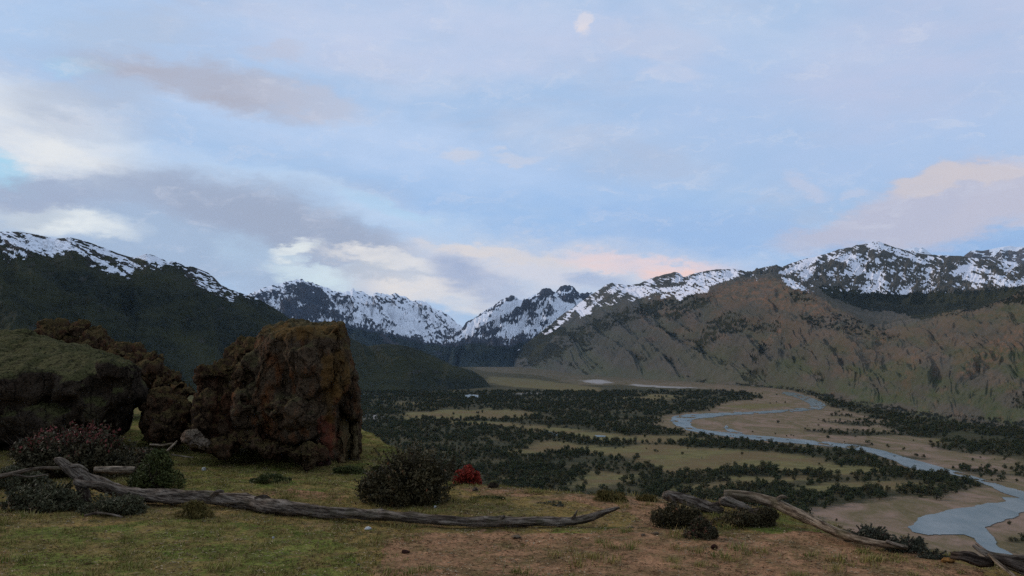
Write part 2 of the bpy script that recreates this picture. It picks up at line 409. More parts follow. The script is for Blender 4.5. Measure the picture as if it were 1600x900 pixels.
def maskB(A, qx, qy, T, g):
    n = fbm(qx / 9 + qy / 14, (qy - qx * 0.5) / 6, 2, 4); n2 = fbm(qx / 34, qy / 15, 6, 4)
    low = interp(qx, [(280,475),(400,470),(430,490),(470,505),(510,502),(540,507),(575,512),(600,512),(640,526),(680,530),(704,533),(730,535),(800,540)]) + n2 * 10
    cover = interp(qx, [(280,0.0),(400,-0.02),(440,-0.02),(500,0.0),(530,0.34),(560,0.42),(640,0.42),(700,0.36)]) + 0.0 * qx
    dist = sstep(low - qy, -4, 10)
    dark = inpoly(qx + n * 5, qy + n2 * 6, [(468,442),(490,440),(506,452),(505,470),(480,478),(462,470)])
    nf = fbm((qx + qy * 1.5) / 9, (qy - qx * 0.7) / 3.2, 5, 4)
    dist = sstep(low + nf * 9 - qy, -3, 5)
    s = dist * sstep(n * 0.2 + nf * 0.5 + n2 * 0.3 + cover * 1.1 - 0.62 * g - dark * 0.26 - 0.08, -0.04, 0.12)
    top = interp(qx, B_ridge)
    s = np.maximum(s, sstep(top + 9 - qy, 0, 6) * sstep(n + nf + 0.3 - dark * 0.5, 0, 0.2))
    f = sstep(qy - low + 0, 0, 14) * sstep(n2 + 0.7, 0.0, 0.3)
    talus = anyin(qx + 5 * n, qy + 3 * n2, [[(592,520),(600,522),(625,540),(615,541),(600,534)]])
    return mask4(s, f - talus, talus * 0.6, f * 0)
loft('mountain_far_left', pxB, [(B_foot, [(280,6000),(500,7000),(700,9000),(800,9600)]), (B_mid, [(280,7400),(500,8600),(700,10000),(800,10500)]), (B_r, [(280,8600),(500,10000),(700,11500),(800,12000)]), ([(p, y + 60) for p, y in B_r], [(280,10500),(500,12000),(700,13500),(800,14000)])],
     [130, 160, 30], dispR(190, 1300, 26, 200, 1, -0.9, 34), maskB, M_FAR, label='snow covered range left of the valley notch')

# ---- centre peaks right of the notch
pxC = np.linspace(690, 1080, 440)
C_ridge = [(690,538),(704,529),(712,521),(722,514),(730,503),(740,499),(750,491),(760,484),(770,479),(780,471),(790,466),(800,461),(806,465),(812,469),(822,466),(830,463),(840,459),(844,456),(847,452),(852,450),(858,451),(863,454),(868,457),(872,452),(876,448),(882,446),(890,446),(896,449),(900,453),(904,458),(912,458),(920,457),(930,457),(940,461),(980,470),(1080,480)]
C_r = jag(C_ridge, 690, 1080, -2.2, 7, 8.1)
C_foot = [(690,576),(760,573.5),(850,573),(1080,573)]
C_mid = [(p, interp(p, C_ridge) * 0.4 + interp(p, C_foot) * 0.6) for p in range(690, 1081, 15)]
def maskC(A, qx, qy, T, g):
    n = fbm((qx + qy * 0.8) / 7, (qy - qx * 0.6) / 16, 12, 4); n2 = fbm(qx / 30, qy / 14, 16, 4)
    low = interp(qx, [(690,533),(705,533),(760,529),(800,531),(840,522),(870,512),(900,500),(1000,490)]) + n2 * 8
    tower = anyin(qx, qy, [[(842,449),(862,449),(868,458),(856,464),(844,462)], [(868,458),(874,445),(896,444),(905,458),(900,468),(880,466)], [(905,456),(935,456),(925,470),(910,470)]])
    snowp = anyin(qx + 4 * n, qy + 3 * n2, [[(852,465),(866,460),(880,470),(900,475),(890,486),(878,494),(868,485)], [(735,502),(790,472),(812,474),(790,490),(760,505),(720,525)]])
    nf = fbm((qx + qy * 0.5) / 2.6, (qy - qx * 0.8) / 6.5, 15, 4)
    s = sstep(low + nf * 9 - qy, -3, 5) * sstep(n * 0.15 + nf * 0.35 + n2 * 0.35 - 0.4 * g + 0.1 - 0.25 * g - tower * 0.32 + snowp * 0.45, -0.06, 0.14)
    f = sstep(qy - low, 2, 14) * 0.95
    return mask4(s, f, 0 * f, 0 * f)
loft('mountain_far_centre', pxC, [(C_foot, [(690,8300),(1080,8600)]), (C_mid, [(690,9000),(1080,9600)]), (C_r, [(690,9800),(1080,11000)]), ([(p, y + 50) for p, y in C_r], [(690,11500),(1080,13000)])],
     [110, 150, 30], dispR(190, 1100, 26, 180, 7, 0.8, 34), maskC, M_FAR, label='craggy snow peaks right of the valley notch')

# ---- right range
pxD = np.concatenate([np.linspace(782, 1640, 1000), np.linspace(1645, 2700, 220)])
D_foot = [(782,572),(850,577),(900,585),(1000,592),(1100,598),(1160,602),(1250,611),(1330,632),(1450,655),(1600,672),(1900,700),(2700,770)]
D_ridge = [(782,571),(804,550),(830,531),(850,515),(871,498),(880,490),(897,481),(905,474),(920,463),(930,457),(938,452),(945,446),(950,444),(957,442),(964,444),(975,445),(985,446),(1000,443),(1010,438),(1020,434),(1032,431),(1045,427),(1055,425),(1062,427),(1068,433),(1080,430),(1090,426),(1100,424),(1120,421),(1135,421),(1150,420),(1160,423),(1172,426),(1185,420),(1200,416),(1210,415),(1222,417),(1240,410),(1260,404),(1275,401),(1290,397),(1310,390),(1330,386),(1342,382),(1355,381),(1364,378),(1373,378),(1382,380),(1390,384),(1410,390),(1430,395),(1450,398),(1475,399),(1500,400),(1520,403),(1540,405),(1570,408),(1600,412),(1700,425),(1900,440),(2700,440)]
D_r = jag(D_ridge, 790, 1660, -0.9, 13, 2.2) + [(782,571),(1700,425),(1900,440),(2700,440)]
D_sh = [(782,571.5),(804,558),(830,543),(871,516),(920,488),(957,470),(1000,464),(1050,460),(1100,456),(1150,452),(1190,447),(1210,446),(1235,451),(1260,462),(1300,482),(1340,508),(1365,524),(1382,530),(1400,524),(1430,515),(1470,501),(1500,490),(1540,478),(1560,470),(1600,455),(1700,438),(1900,420),(2700,400)]
D_bo = [(782,571.2),(804,553),(830,537),(871,507),(920,476),(957,456),(1050,448),(1100,447),(1150,444),(1210,441),(1260,448),(1300,464),(1350,486),(1400,500),(1450,497),(1500,490),(1560,472),(1600,462),(1700,455),(1900,450),(2700,440)]
D_fD = [(p, float(gD(y))) for p, y in D_foot]
D_shD = [(782,8950),(871,7700),(957,6600),(1050,5500),(1150,4600),(1210,4200),(1300,3500),(1380,2800),(1500,2350),(1600,2050),(1900,1800),(2700,1700)]
D_boD = [(782,8980),(871,8000),(957,7100),(1050,6000),(1150,5300),(1210,5000),(1300,4600),(1400,4200),(1500,4000),(1600,3700),(1900,3500),(2700,3400)]
D_rD = [(782,9000),(871,8300),(957,7700),(1050,6700),(1200,6000),(1385,5800),(1600,5400),(2700,5200)]
def dispD(x, y, z, T, px):
    e = np.where(T < 1, np.clip(T * 4, 0, 1) * (1 - 0.55 * T), np.where(T < 2, 0.45 + 0.2 * (T - 1), np.where(T < 3, np.clip((3 - T) * 2, 0, 0.65), np.clip((T - 3) * 1.5, 0, 0.4))))
    e = np.where(T > 3, -e * 0.5, e)
    sc = interp(px, [(782,0.2),(900,0.8),(1200,1.0),(1400,0.75),(1700,0.6),(2700,0.6)])
    # gullies run down the fall line, i.e. towards -x and -y
    qx, qy = proj(x, y, z); wv = fbm(qx / 60, qy / 60, 2, 3) * 0.3
    kk = interp(px, [(782, 1.5), (1000, 1.1), (1250, 0.75), (1380, 0.2), (1480, 0.6), (1600, 0.9)])
    wl = interp(px, [(782, 30), (900, 40), (1100, 58), (1300, 72), (1600, 92), (2700, 110)])
    g = ridged((qx + kk * (qy - 480)) / wl + wv, (qy - qx * .4) / (wl * 2.8) + wv, 1.7, 6, 0.56) - 1.05
    g = np.where(T > 2.1, ridged((qx + 0.5 * (qy - 420)) / 34 + wv, qy / 60, 4.4, 6, .55) - 1.05, g)
    g2 = ridged(x / 150, y / 150, 6, 4) - 1.0
    return (g * np.where(T > 2.1, 60, interp(px, [(782,40),(1000,72),(1200,80),(1600,52),(2700,50)])) + g2 * 14 + fbm(x / 40, y / 40, 4, 3) * 6) * e * sc, g
POLY = {
 'snow': [[(975,448),(1000,447),(1020,449),(1040,450),(1060,446),(1078,447),(1062,452),(1045,456),(1020,459),(1005,466),(985,461)],
          [(1068,446),(1078,432),(1120,423),(1150,423),(1166,428),(1145,436),(1130,440),(1110,448),(1104,458),(1090,458),(1075,462),(1052,466),(1060,455)],
          [(1214,427),(1262,407),(1282,406),(1270,413),(1245,422),(1222,430)], [(1246,432),(1262,420),(1280,414),(1270,424),(1262,438),(1250,440)],
          [(1292,402),(1318,398),(1342,395),(1346,404),(1342,414),(1352,422),(1372,430),(1388,440),(1386,452),(1374,448),(1366,436),(1346,426),(1330,416),(1310,408)],
          [(1352,384),(1372,380),(1392,386),(1418,394),(1444,406),(1456,413),(1440,412),(1412,402),(1385,392),(1362,390)],
          [(1222,432),(1240,438),(1262,452),(1266,458),(1248,452),(1228,446)], [(1445,422),(1456,419),(1458,422),(1448,424)], [(1426,427),(1438,425),(1440,430),(1428,431)],
          [(1488,412),(1520,415),(1545,422),(1555,427),(1538,427),(1512,420)], [(1505,420),(1525,428),(1540,440),(1528,440),(1512,430)], [(1540,430),(1562,429),(1580,438),(1590,447),(1570,448),(1552,440)],
          [(1555,415),(1580,420),(1590,425),(1570,424)],
          [(957,447),(962,452),(958,462),(950,456)], [(915,482),(938,463),(944,462),(930,478),(905,500)], [(1055,465),(1072,456),(1080,458),(1062,470)]],
 'forest': [[(1280,446),(1330,452),(1400,456),(1500,455),(1590,447),(1640,455),(1640,475),(1560,474),(1500,492),(1440,500),(1400,488),(1350,484),(1312,470),(1290,462)],
            [(1292,482),(1322,494),(1370,512),(1412,524),(1400,532),(1364,530),(1330,524),(1305,505)], [(1248,494),(1290,494),(1312,500),(1316,518),(1280,514),(1255,506)],
            [(1045,486),(1070,470),(1105,460),(1122,462),(1112,474),(1080,488),(1055,500),(1040,500)], [(1108,505),(1142,488),(1180,498),(1176,510),(1140,524),(1110,536),(1078,560),(1090,540)],
            [(1170,512),(1192,504),(1204,508),(1196,520),(1180,520)], [(1202,512),(1222,500),(1226,506),(1206,522)],
            [(812,572),(840,545),(900,512),(960,488),(1010,474),(1050,468),(1060,474),(1020,492),(960,512),(920,530),(870,556),(830,574)],
            [(1185,545),(1198,534),(1196,556),(1176,572),(1172,566)], [(1158,588),(1186,580),(1182,600),(1162,602)], [(1580,618),(1640,606),(1640,640),(1592,640)], [(1060,455),(1090,460),(1110,455),(1100,470),(1060,478)], [(1232,455),(1262,460),(1280,470),(1262,478),(1240,470)]],
 'red': [[(1120,448),(1160,438),(1205,433),(1240,440),(1272,456),(1296,478),(1310,492),(1270,494),(1236,486),(1205,482),(1160,470),(1128,462)],
         [(1222,500),(1234,504),(1212,528),(1198,542),(1196,538)], [(1070,468),(1110,462),(1160,466),(1120,476)], [(1420,560),(1440,548),(1436,570),(1420,590)], [(1500,590),(1525,560),(1560,530),(1600,515),(1600,545),(1560,560),(1530,590)],
         [(1230,470),(1290,476),(1300,492),(1250,490),(1220,486)], [(1370,528),(1400,522),(1390,538),(1372,544)]],
}
def maskD(A, qx, qy, T, g):
    n = fbm((qx - qy) / 9, (qy + qx * 0.25) / 6, 22, 4); n2 = fbm(qx / 34, qy / 16, 26, 4); n3 = fbm(qx / 8, qy / 5, 28, 3)
    n4 = fbm(qx / 3.2, qy / 2.2, 38, 4); px_lo = qx
    wx, wy = qx + n2 * 9 + n3 * 6 + n4 * 5, qy + n * 4.0 + n3 * 4 + n4 * 3
    s = anyin(qx + n3 * 5 + n4 * 3, qy + n * 2 + n4 * 2.5, POLY['snow']) * sstep(n4 * .8 + 0.52 + 0.9 * fbm((qy - qx * .5) / 3.5, (qx + qy * .5) / 20, 91, 3) - .25 * g, 0, 0.25)
    low = interp(qx, [(782,560),(880,505),(920,488),(960,474),(1000,468),(1050,462),(1100,456),(1140,446),(1200,432),(1215,432),(1240,446),(1270,456),(1300,452),(1400,457),(1500,452),(1600,448),(2700,450)])
    up = (T > 0.7) & (qy < low + n2 * 6)
    patch = sstep(fbm((qy - qx * 0.45) / 3.0, (qx + qy * 0.45) / 13, 33, 5) * 0.55 + 0.45 * n2 - 0.4 * g, 0.06, 0.2) * up * 1.0
    patch *= interp(qx, [(782,0.6),(900,1),(1180,0.9),(1215,0.9),(1300,1.0),(1400,1.0),(1440,0.55),(1490,1),(1700,1)])
    low2 = (T > 1.4) & (qx > 1225) & (qx < 1480) & (qy > 418) & (qy < 458)
    patch = np.maximum(patch, low2 * sstep(n4 * 0.5 + 0.5 * n + 0.3 * n3 - .35 * g, 0.10, 0.24))
    s = np.maximum(s, patch)
    f = anyin(wx, wy, POLY['forest']) * 1.0
    f = np.maximum(f, (T < 1.05) * sstep(fbm((qx + qy * 1.3) / 50, (qy - qx * 0.6) / 24, 40, 4) - 0.25 * g, 0.42, 0.62) * sstep(qy, 455, 490) * interp(qx, [(782,1),(1250,1),(1400,0.8),(1900,0.8)]) * 0.75)
    f = np.maximum(f, sstep(3.0 + interp(qx, [(782,0),(1200,1),(1400,8),(1600,12)]) - (interp(qx, D_foot) - qy) + n3 * 3, -2, 4) * (qx > 1150))
    f = np.maximum(f, (T < 1.05) * (px_lo < 1300) * sstep(-g + .5 * n3 + 0.3 * n2, .62, .9) * 0.9)
    f = np.where(T < 1.1, f * np.clip(0.75 - 0.6 * g + n3 * 1.2 + n4 * .8, 0, 1), f)
    f = np.maximum(f, sstep(905 - qx + n2 * 40 + n3 * 20, 0, 60) * sstep(566 - qy + n3 * 6, 0, 10) * .85)
    f = f * (1 - s)
    r = anyin(wx, wy, POLY['red']) * np.clip(0.35 + 1.2 * n3 + n4 * 0.8, 0, 1) * 0.85
    r = np.maximum(r, (T < 1.1) * (qx > 1250) * sstep(fbm(qx / 26 + qy / 60, qy / 30 - qx / 70, 50, 4) + 0.5 * n3, 0.12, 0.6) * 0.28)
    r = np.maximum(r, (T < 1.1) * (T > .35) * (qx > 1000) * np.clip(0.06 + n2 * .6 + n3 * .4 + .2 * g, 0, .28))  # warm rock bands; ribs tinted more, painting light-dark relief that even light lacks
    gr = (T < 1.1) * np.clip(sstep(fbm(qx / 60, qy / 30, 60, 4), -0.35, 0.35) * interp(qx, [(782,0.25),(1000,0.45),(1200,0.6),(1350,1.1),(1900,1.2)]) * (0.45 + 0.6 * sstep(qy, 500, 590)), 0, 1)
    gr = np.clip(gr * (1 - 0.5 * np.clip(g + .3, 0, 1)) + 0.25 * np.clip(-g, 0, 1) * (T < 1.2), 0, 1)  # greener in gullies, barer on ribs, also painting relief shade into the colour
    return mask4(s, f, r, gr)
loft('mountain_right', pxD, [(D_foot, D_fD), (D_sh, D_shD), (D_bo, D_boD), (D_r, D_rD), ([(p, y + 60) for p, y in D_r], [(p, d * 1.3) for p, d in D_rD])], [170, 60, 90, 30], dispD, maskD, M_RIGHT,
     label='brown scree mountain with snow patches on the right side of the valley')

# ---- distant peaks behind the right range
pxE = np.linspace(1340, 2700, 500)
E_ridge = [(1340,420),(1380,405),(1400,394),(1412,389),(1420,388),(1430,386),(1436,388),(1441,386),(1448,391),(1455,397),(1470,408),(1490,412),(1500,406),(1506,400),(1516,392),(1524,391),(1535,392),(1550,389),(1565,386),(1578,384),(1590,386),(1600,385),(1650,384),(1700,392),(1800,388),(2000,402),(2300,396),(2700,420)]
E_foot = [(p, y + 75) for p, y in E_ridge]
def maskE(A, qx, qy, T, g):
    n = fbm((qx + qy) / 12, (qy - qx * 0.2) / 4, 71, 4); top = interp(qx, E_ridge)
    s = sstep(top + 7 - qy + n * 7, -1, 2) * (qx > 1545) + (qx < 1470) * sstep(n + 0.45, 0, 0.2) + (qx >= 1470) * sstep(n + 0.0 * g, 0.2, 0.4)
    return mask4(s, 0 * s, 0 * s, 0 * s)
loft('mountain_distant_peaks', pxE, [(E_foot, [(1340,7200),(2700,7200)]), (E_ridge, [(1340,8200),(2700,8200)]), (E_foot, [(1340,9500),(2700,9500)])], [110, 30], dispR(70, 700, 18, 150, 3), maskE, M_PEAK,
     label='grey and white peaks showing behind the right range')

# ------------------------------------------------------------------ valley floor
GRAVEL = [(735,573),(830,572),(920,584),(1030,592),(1130,600),(1230,609),(1275,620),(1294,634),(1340,646),(1390,660),(1410,672),(1440,684),(1500,700),(1600,722),(1720,745),(1900,800),(1900,1000),(1600,1000),(1500,880),(1420,858),(1330,845),(1270,820),(1262,795),(1330,785),(1450,775),(1550,757),(1540,747),(1470,738),(1420,739),(1390,727),(1330,700),(1240,695),(1180,690),(1130,684),(1040,672),(1018,661),(1045,650),(1110,640),(1125,630),(1190,622),(1165,613),(1080,606),(980,601),(900,601),(840,586),(760,581)]
MEADOW = [[(765,588),(830,592),(940,606),(935,612),(860,609),(790,603),(760,597)],
          [(628,645),(700,640),(790,640),(850,646),(820,652),(700,656),(635,655)], [(690,657),(760,658),(900,670),(985,682),(1060,680),(1140,688),(1060,692),(960,690),(880,680),(800,668),(720,663)],
          [(795,707),(850,690),(880,690),(950,698),(985,694),(1060,697),(1150,702),(1240,712),(1300,722),(1385,735),(1345,741),(1240,736),(1150,731),(1105,736),(1085,741),(1050,744),(1032,737),(1010,724),(960,714),(900,704),(850,707),(810,712)],
          [(888,748),(940,741),(1000,742),(975,750),(950,760),(925,764),(895,760)], [(1245,761),(1310,750),(1400,752),(1480,757),(1400,763),(1300,767)],
          [(1050,765),(1150,748),(1240,744),(1300,745),(1230,753),(1140,764),(1050,778)], [(1000,615),(1060,618),(1075,621),(1010,620)], [(960,622),(1010,620),(1060,622),(1000,626)],
          [(620,628),(660,629),(655,633),(615,632)], [(760,742),(850,748),(840,753),(770,750)],
          [(1438,684),(1500,676),(1580,682),(1545,690),(1470,692)], [(1120,634),(1190,630),(1240,632),(1180,640)]]
WATER = [[(1222,612),(1240,613),(1265,620),(1284,628),(1292,634),(1284,640),(1260,642),(1200,646),(1150,649),(1110,652),(1085,655),(1080,660),(1078,666),(1072,669),(1056,666),(1046,658),(1052,650),(1075,647),(1120,645),(1180,643),(1230,640),(1266,636),(1262,630),(1245,622),(1220,615)],
         [(1060,664),(1078,664),(1090,670),(1120,674),(1170,679),(1230,685),(1290,690),(1340,696),(1380,704),(1420,716),(1460,727),(1500,738),(1530,747),(1560,757),(1600,768),(1700,790),(1700,800),(1600,782),(1570,772),(1545,760),(1520,750),(1470,738),(1440,737),(1420,731),(1400,722),(1360,708),(1310,699),(1250,694),(1180,688),(1110,680),(1070,672)],
         [(1128,668),(1136,664),(1142,670),(1165,678),(1140,676)],
         [(1416,824),(1432,810),(1480,798),(1540,789),(1570,784),(1560,776),(1600,778),(1700,792),(1700,806),(1600,800),(1590,806),(1562,815),(1545,826),(1548,838),(1562,856),(1585,868),(1640,878),(1640,892),(1580,878),(1545,862),(1520,842),(1500,835),(1450,837),(1425,832)]]
PONDS = [([(724,618),(735,616),(752,618),(748,621),(730,622)], 'small pale pond on the dark valley floor near the foot of the forested spur'),
         ([(558,616),(580,616),(588,618),(560,619)], 'narrow pale pond just right of the tall boulder'),
         ([(850,673),(862,675),(875,680),(868,681),(852,676)], 'short pale stream bend in the middle of the valley'),
         ([(928,680),(948,681),(946,683),(932,683)], 'tiny pale pool right of the stream bend')]
WHITEG = [[(572,652),(580,648),(596,649),(592,655),(580,656)], [(800,616),(818,613),(850,615),(840,617),(818,616)], [(905,594),(940,593),(960,598),(930,600)], [(985,600),(1050,604),(1110,606),(1060,607),(990,603)]]
rowpy = np.concatenate([np.linspace(563, 640, 240), np.linspace(640.6, 900, 360), np.linspace(902, 1500, 60)])
rowD = np.array(gD(rowpy)); pxV = np.concatenate([np.linspace(-1500, 520, 130), np.linspace(523, 1640, 760), np.linspace(1650, 3200, 110)])
X = (pxV[None] - 800) / F / (CT - 0 * ST) ; 
qX = pxV[None] + 0 * rowpy[:, None]; qY = rowpy[:, None] + 0 * qX
vx, vy, vz = Pa(qX, qY, rowD[:, None] + 0 * qX)
def vwarp(vx, vy, qx, qy):
    k = (qy - HOR) / 200
    n = fbm(vx / 60, vy / 60, 1, 5, 0.62); m_ = fbm(vx / 60, vy / 60, 7, 5, 0.62)
    return qx + n * 22 * k + n * 3, qy + m_ * 6 * k
def valley_masks(vx, vy, qx, qy):
    wx, wy = vwarp(vx, vy, qx, qy)
    grav = inpoly(wx, wy, GRAVEL) * 1.0
    mead = anyin(wx, wy, MEADOW) * 1.0
    white = anyin(wx, wy, WHITEG) * 1.0
    # patches of scrub standing on the gravel plain
    scr = sstep(fbm(vx / 70, vy / 110, 13, 4) , 0.18, 0.30) * grav * (wx > 1290) * (wy < 760)
    scr = np.maximum(scr, anyin(wx, wy, [[(1262,672),(1300,670),(1308,676),(1268,677)], [(1340,657),(1400,662),(1440,672),(1500,676),(1560,672),(1700,690),(1700,730),(1600,705),(1540,700),(1490,702),(1480,690),(1430,682),(1380,668)], [(1560,842),(1600,846),(1590,870),(1575,864)]]) * 1.0)
    return grav, mead, white, scr
acc = 0
for q_ in range(6):
    ox = fbm(vx / 16, vy / 16, 30 + q_, 2) * 22; oy = fbm(vx / 16, vy / 16, 50 + q_, 2) * 26 * np.clip(vy / 1200, .6, 3)
    jx, jy = proj(vx + ox, vy + oy, 0 * vx); acc = acc + np.stack(valley_masks(vx + ox, vy + oy, jx, jy)) / 6
gv, me_, wh, scr = acc
vz = vz * 0 + fbm(vx / 90, vy / 90, 2, 3) * 0.5 * np.clip(1.2 - gv, 0, 1)
m_, t, b = newmat('valley_ground'); M_VALLEY = m_
g_, md_, w_, s_ = attr(t, 'mask'); pos = t.new('ShaderNodeNewGeometry').outputs['Position']
n1 = t.noise(pos, 0.012, 6, 0.65); n2 = t.noise(pos, 0.06, 5, 0.7); n3 = t.noise(pos, 0.5, 3, 0.7); n4 = t.noise(t.mapping(pos, rot=(0,0,0.5), sc=(1,0.4,1)), 0.02, 6, 0.7, 1.5)
floor_c = t.mix(t.rng(n1, 0.4, 0.62), c3(0.040, 0.040, 0.020), c3(0.088, 0.070, 0.034))
floor_c = t.mix(t.rng(n2, 0.5, 0.7, 0, 0.6), floor_c, c3(0.065, 0.05, 0.028))
grav_c = t.mix(t.rng(n4, 0.38, 0.58), c3(0.25, 0.165, 0.115), c3(0.140, 0.108, 0.052))
grav_c = t.mix(t.rng(n2, 0.5, 0.7, 0, 0.55), grav_c, c3(0.085, 0.066, 0.030))
grav_c = t.mix(t.rng(n4, 0.60, 0.70, 0, 0.7), grav_c, c3(0.27, 0.20, 0.15))
mead_c = t.mix(t.rng(n2, 0.35, 0.65), c3(0.195, 0.158, 0.062), c3(0.115, 0.100, 0.040))
mead_c = t.mix(t.rng(n1, .44, .56, 0, .7), mead_c, c3(0.150, 0.095, 0.048))
mead_c = t.mix(t.rng(n3, 0.5, 0.7, 0, 0.35), mead_c, c3(0.06, 0.055, 0.025))
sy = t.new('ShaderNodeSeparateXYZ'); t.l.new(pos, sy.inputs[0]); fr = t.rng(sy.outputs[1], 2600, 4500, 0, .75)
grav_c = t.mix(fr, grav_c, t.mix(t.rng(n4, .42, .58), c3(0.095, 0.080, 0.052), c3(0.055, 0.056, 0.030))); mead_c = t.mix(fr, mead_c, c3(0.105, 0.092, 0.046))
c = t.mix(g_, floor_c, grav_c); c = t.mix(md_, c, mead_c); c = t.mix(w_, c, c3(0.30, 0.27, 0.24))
c = t.mix(t.math('MULTIPLY', s_, 0.8), c, c3(0.028, 0.03, 0.016)); t.l.new(c, b.inputs['Base Color'])
bump(t, b, t.math('ADD', n2, n3), 0.5, 1.5)
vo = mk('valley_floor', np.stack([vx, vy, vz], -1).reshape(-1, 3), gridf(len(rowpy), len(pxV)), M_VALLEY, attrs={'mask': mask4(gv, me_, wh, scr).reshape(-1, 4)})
tag(vo, 'flat valley floor with gravel flats and tan meadows', kind='structure')
R_ = 20000
go = mk('ground', [(-R_, -R_, -1.2), (R_, -R_, -1.2), (R_, R_, -1.2), (-R_, R_, -1.2)], [(0, 1, 2, 3)], M_VALLEY); tag(go, 'wide dark ground beneath the valley', kind='structure')

# water: fine sheets clipped to the channels
m_, t, b = newmat('river_water'); M_WATER = m_
b.inputs['Base Color'].default_value = (0.075, 0.105, 0.12, 1); b.inputs['Roughness'].default_value = 0.25; b.inputs['IOR'].default_value = 1.33; b.inputs['Specular IOR Level'].default_value = 0.16
pos = t.new('ShaderNodeNewGeometry').outputs['Position']
t.l.new(t.mix(t.rng(t.noise(t.mapping(pos, sc=(1, .3, 1)), 0.05, 4, .6), .4, .65), c3(0.085, 0.120, 0.115), c3(0.17, 0.19, 0.175)), b.inputs['Base Color'])
bump(t, b, t.noise(pos, 0.8, 4, 0.6), 0.25, 0.2)
def water(name, polys, label, x0, x1, y0, y1, st=1.0, edge=1.0):
    xs = np.arange(x0, x1, st); ys = np.arange(y0, y1, st * 0.5)
    qx, qy = np.meshgrid(xs, ys); ax, ay, az_ = Pa(qx, qy, np.array(gD(qy)))
    k = (qy - HOR) / 200
    n = fbm(ax / 18, ay / 18, 3, 4); n2 = fbm(ax / 45, ay / 45, 5, 3)
    ins = anyin(qx + (n * 3 + n2 * 7) * k * edge, qy + (n * 0.8 + n2 * 1.6) * k * edge, polys)
    bars = fbm(ax / 14, ay / 40, 9, 4) > 0.42
    ins &= ~((fbm(ax / 16, ay / 50, 9, 4) + fbm(ax / 70, ay / 70, 19, 2) * .4 > np.where(qy < 700, .50, .6)) & (qy < 770) & (edge > 0))
    cell = ins[:-1, :-1] & ins[1:, 1:] & ins[1:, :-1] & ins[:-1, 1:]
    f = gridf(len(ys), len(xs))[cell.ravel()]
    used, inv = np.unique(f, return_inverse=True)
    v = np.stack([ax, ay, az_ * 0 + 0.45], -1).reshape(-1, 3)[used]
    o = mk(name, v, inv.reshape(-1, 4), M_WATER); tag(o, label, kind='structure'); return o
water('river', WATER, 'pale blue river winding across the gravel flats on the right', 1020, 1720, 606, 900, 1.0)
for poly, lb in PONDS:
    xs = [p[0] for p in poly]; ys = [p[1] for p in poly]
    water('pond', [poly], lb, min(xs) - 2, max(xs) + 2, min(ys) - 1, max(ys) + 1, 0.6, 0.0)

# ------------------------------------------------------------------ foreground hill
EDGE = [(-6000,640),(-500,606),(0,611),(300,615),(400,625),(480,638),(540,650),(560,659),(600,684),(640,706),(665,728),(700,742),(760,752),(850,760),(930,770),(1030,771),(1100,772),(1200,785),(1260,800),(1310,815),(1400,842),(1500,862),(1600,880),(1800,925),(2200,1000),(6000,1100)]
def edgeD(px): return EYE * F / (interp(px, EDGE) - HOR)
def hz(x, y):
    x = np.asarray(x, float); y = np.asarray(y, float)
    yy = np.maximum(y, 0.35 * np.abs(x) + 0.3); px = 800 + F * x / yy
    back = sstep(y, -3, 3)
    e = edgeD(px) * back + 40 * (1 - back)
    d = np.where(y > 0.3, np.maximum(y, 0.35 * np.abs(x)), np.hypot(x, y))
    over = d - e
    wv = fbm(x / 6, y / 6, 2, 3)
    over = over + wv * 0.35
    drop = 0.56 * (np.sqrt(over * over + 0.03) + over) / 2 + 0.0009 * np.maximum(over, 0) ** 2 * 0
    und = fbm(x / 3.1, y / 3.1, 8, 3) * 0.045 + fbm(x / 0.7, y / 0.7, 18, 3) * 0.018 + fbm(x / 0.18, y / 0.18, 28, 2) * 0.006
    big = fbm(x / 30, y / 30, 33, 4) * np.clip(over, 0, 60) * 0.10
    lump = 0.10 * np.exp(-(((x - 2.2) / 0.5) ** 2 + ((y - 9.1) / 0.35) ** 2))
    z = GZ - drop + und + big + lump
    return np.maximum(z, -3.0)
def hzs(x, y): return float(hz(np.array([x]), np.array([y]))[0])
def ong(px, py, h=0.0, dmax=60):
    """the point where the view ray meets the hill surface raised by h"""
    D = np.linspace(2.5, dmax, 1500); x, y, z = Pa(px + 0 * D, py + 0 * D, D); g = hz(x, y) + h
    k = np.argmax(z < g) if np.any(z < g) else len(D) - 1
    return Vector((x[k], y[k], g[k]))
ang = np.concatenate([np.radians(np.linspace(-34, 34, 760)), np.radians(np.linspace(34.8, 325.2, 220))])
rad = np.concatenate([np.geomspace(0.4, 5.5, 30), np.geomspace(5.53, 30, 420), np.geomspace(30.5, 420, 90)])
hx = rad[:, None] * np.sin(ang)[None]; hy = rad[:, None] * np.cos(ang)[None]
hzv = hz(hx, hy)
px_h, py_h = proj(hx, np.maximum(hy, 0.4), hzv)
nn = fbm(hx / 0.9, hy / 0.9, 3, 4); nb = fbm(hx / 2.4, hy / 2.4, 4, 3)
dirtm = anyin(px_h + nn * 40, py_h + nn * 12, [[(590,900),(600,850),(660,835),(760,826),(900,835),(960,822),(1000,790),(1040,780),(1090,800),(1050,830),(1240,825),(1330,840),(1420,862),(1520,885),(1560,920),(1560,1000),(560,1000)],
                                    [(820,775),(930,772),(1030,775),(1030,800),(980,800),(900,785)], [(700,760),(800,755),(850,770),(760,775)], [(440,760),(560,775),(540,790),(400,775)]]) * 1.0
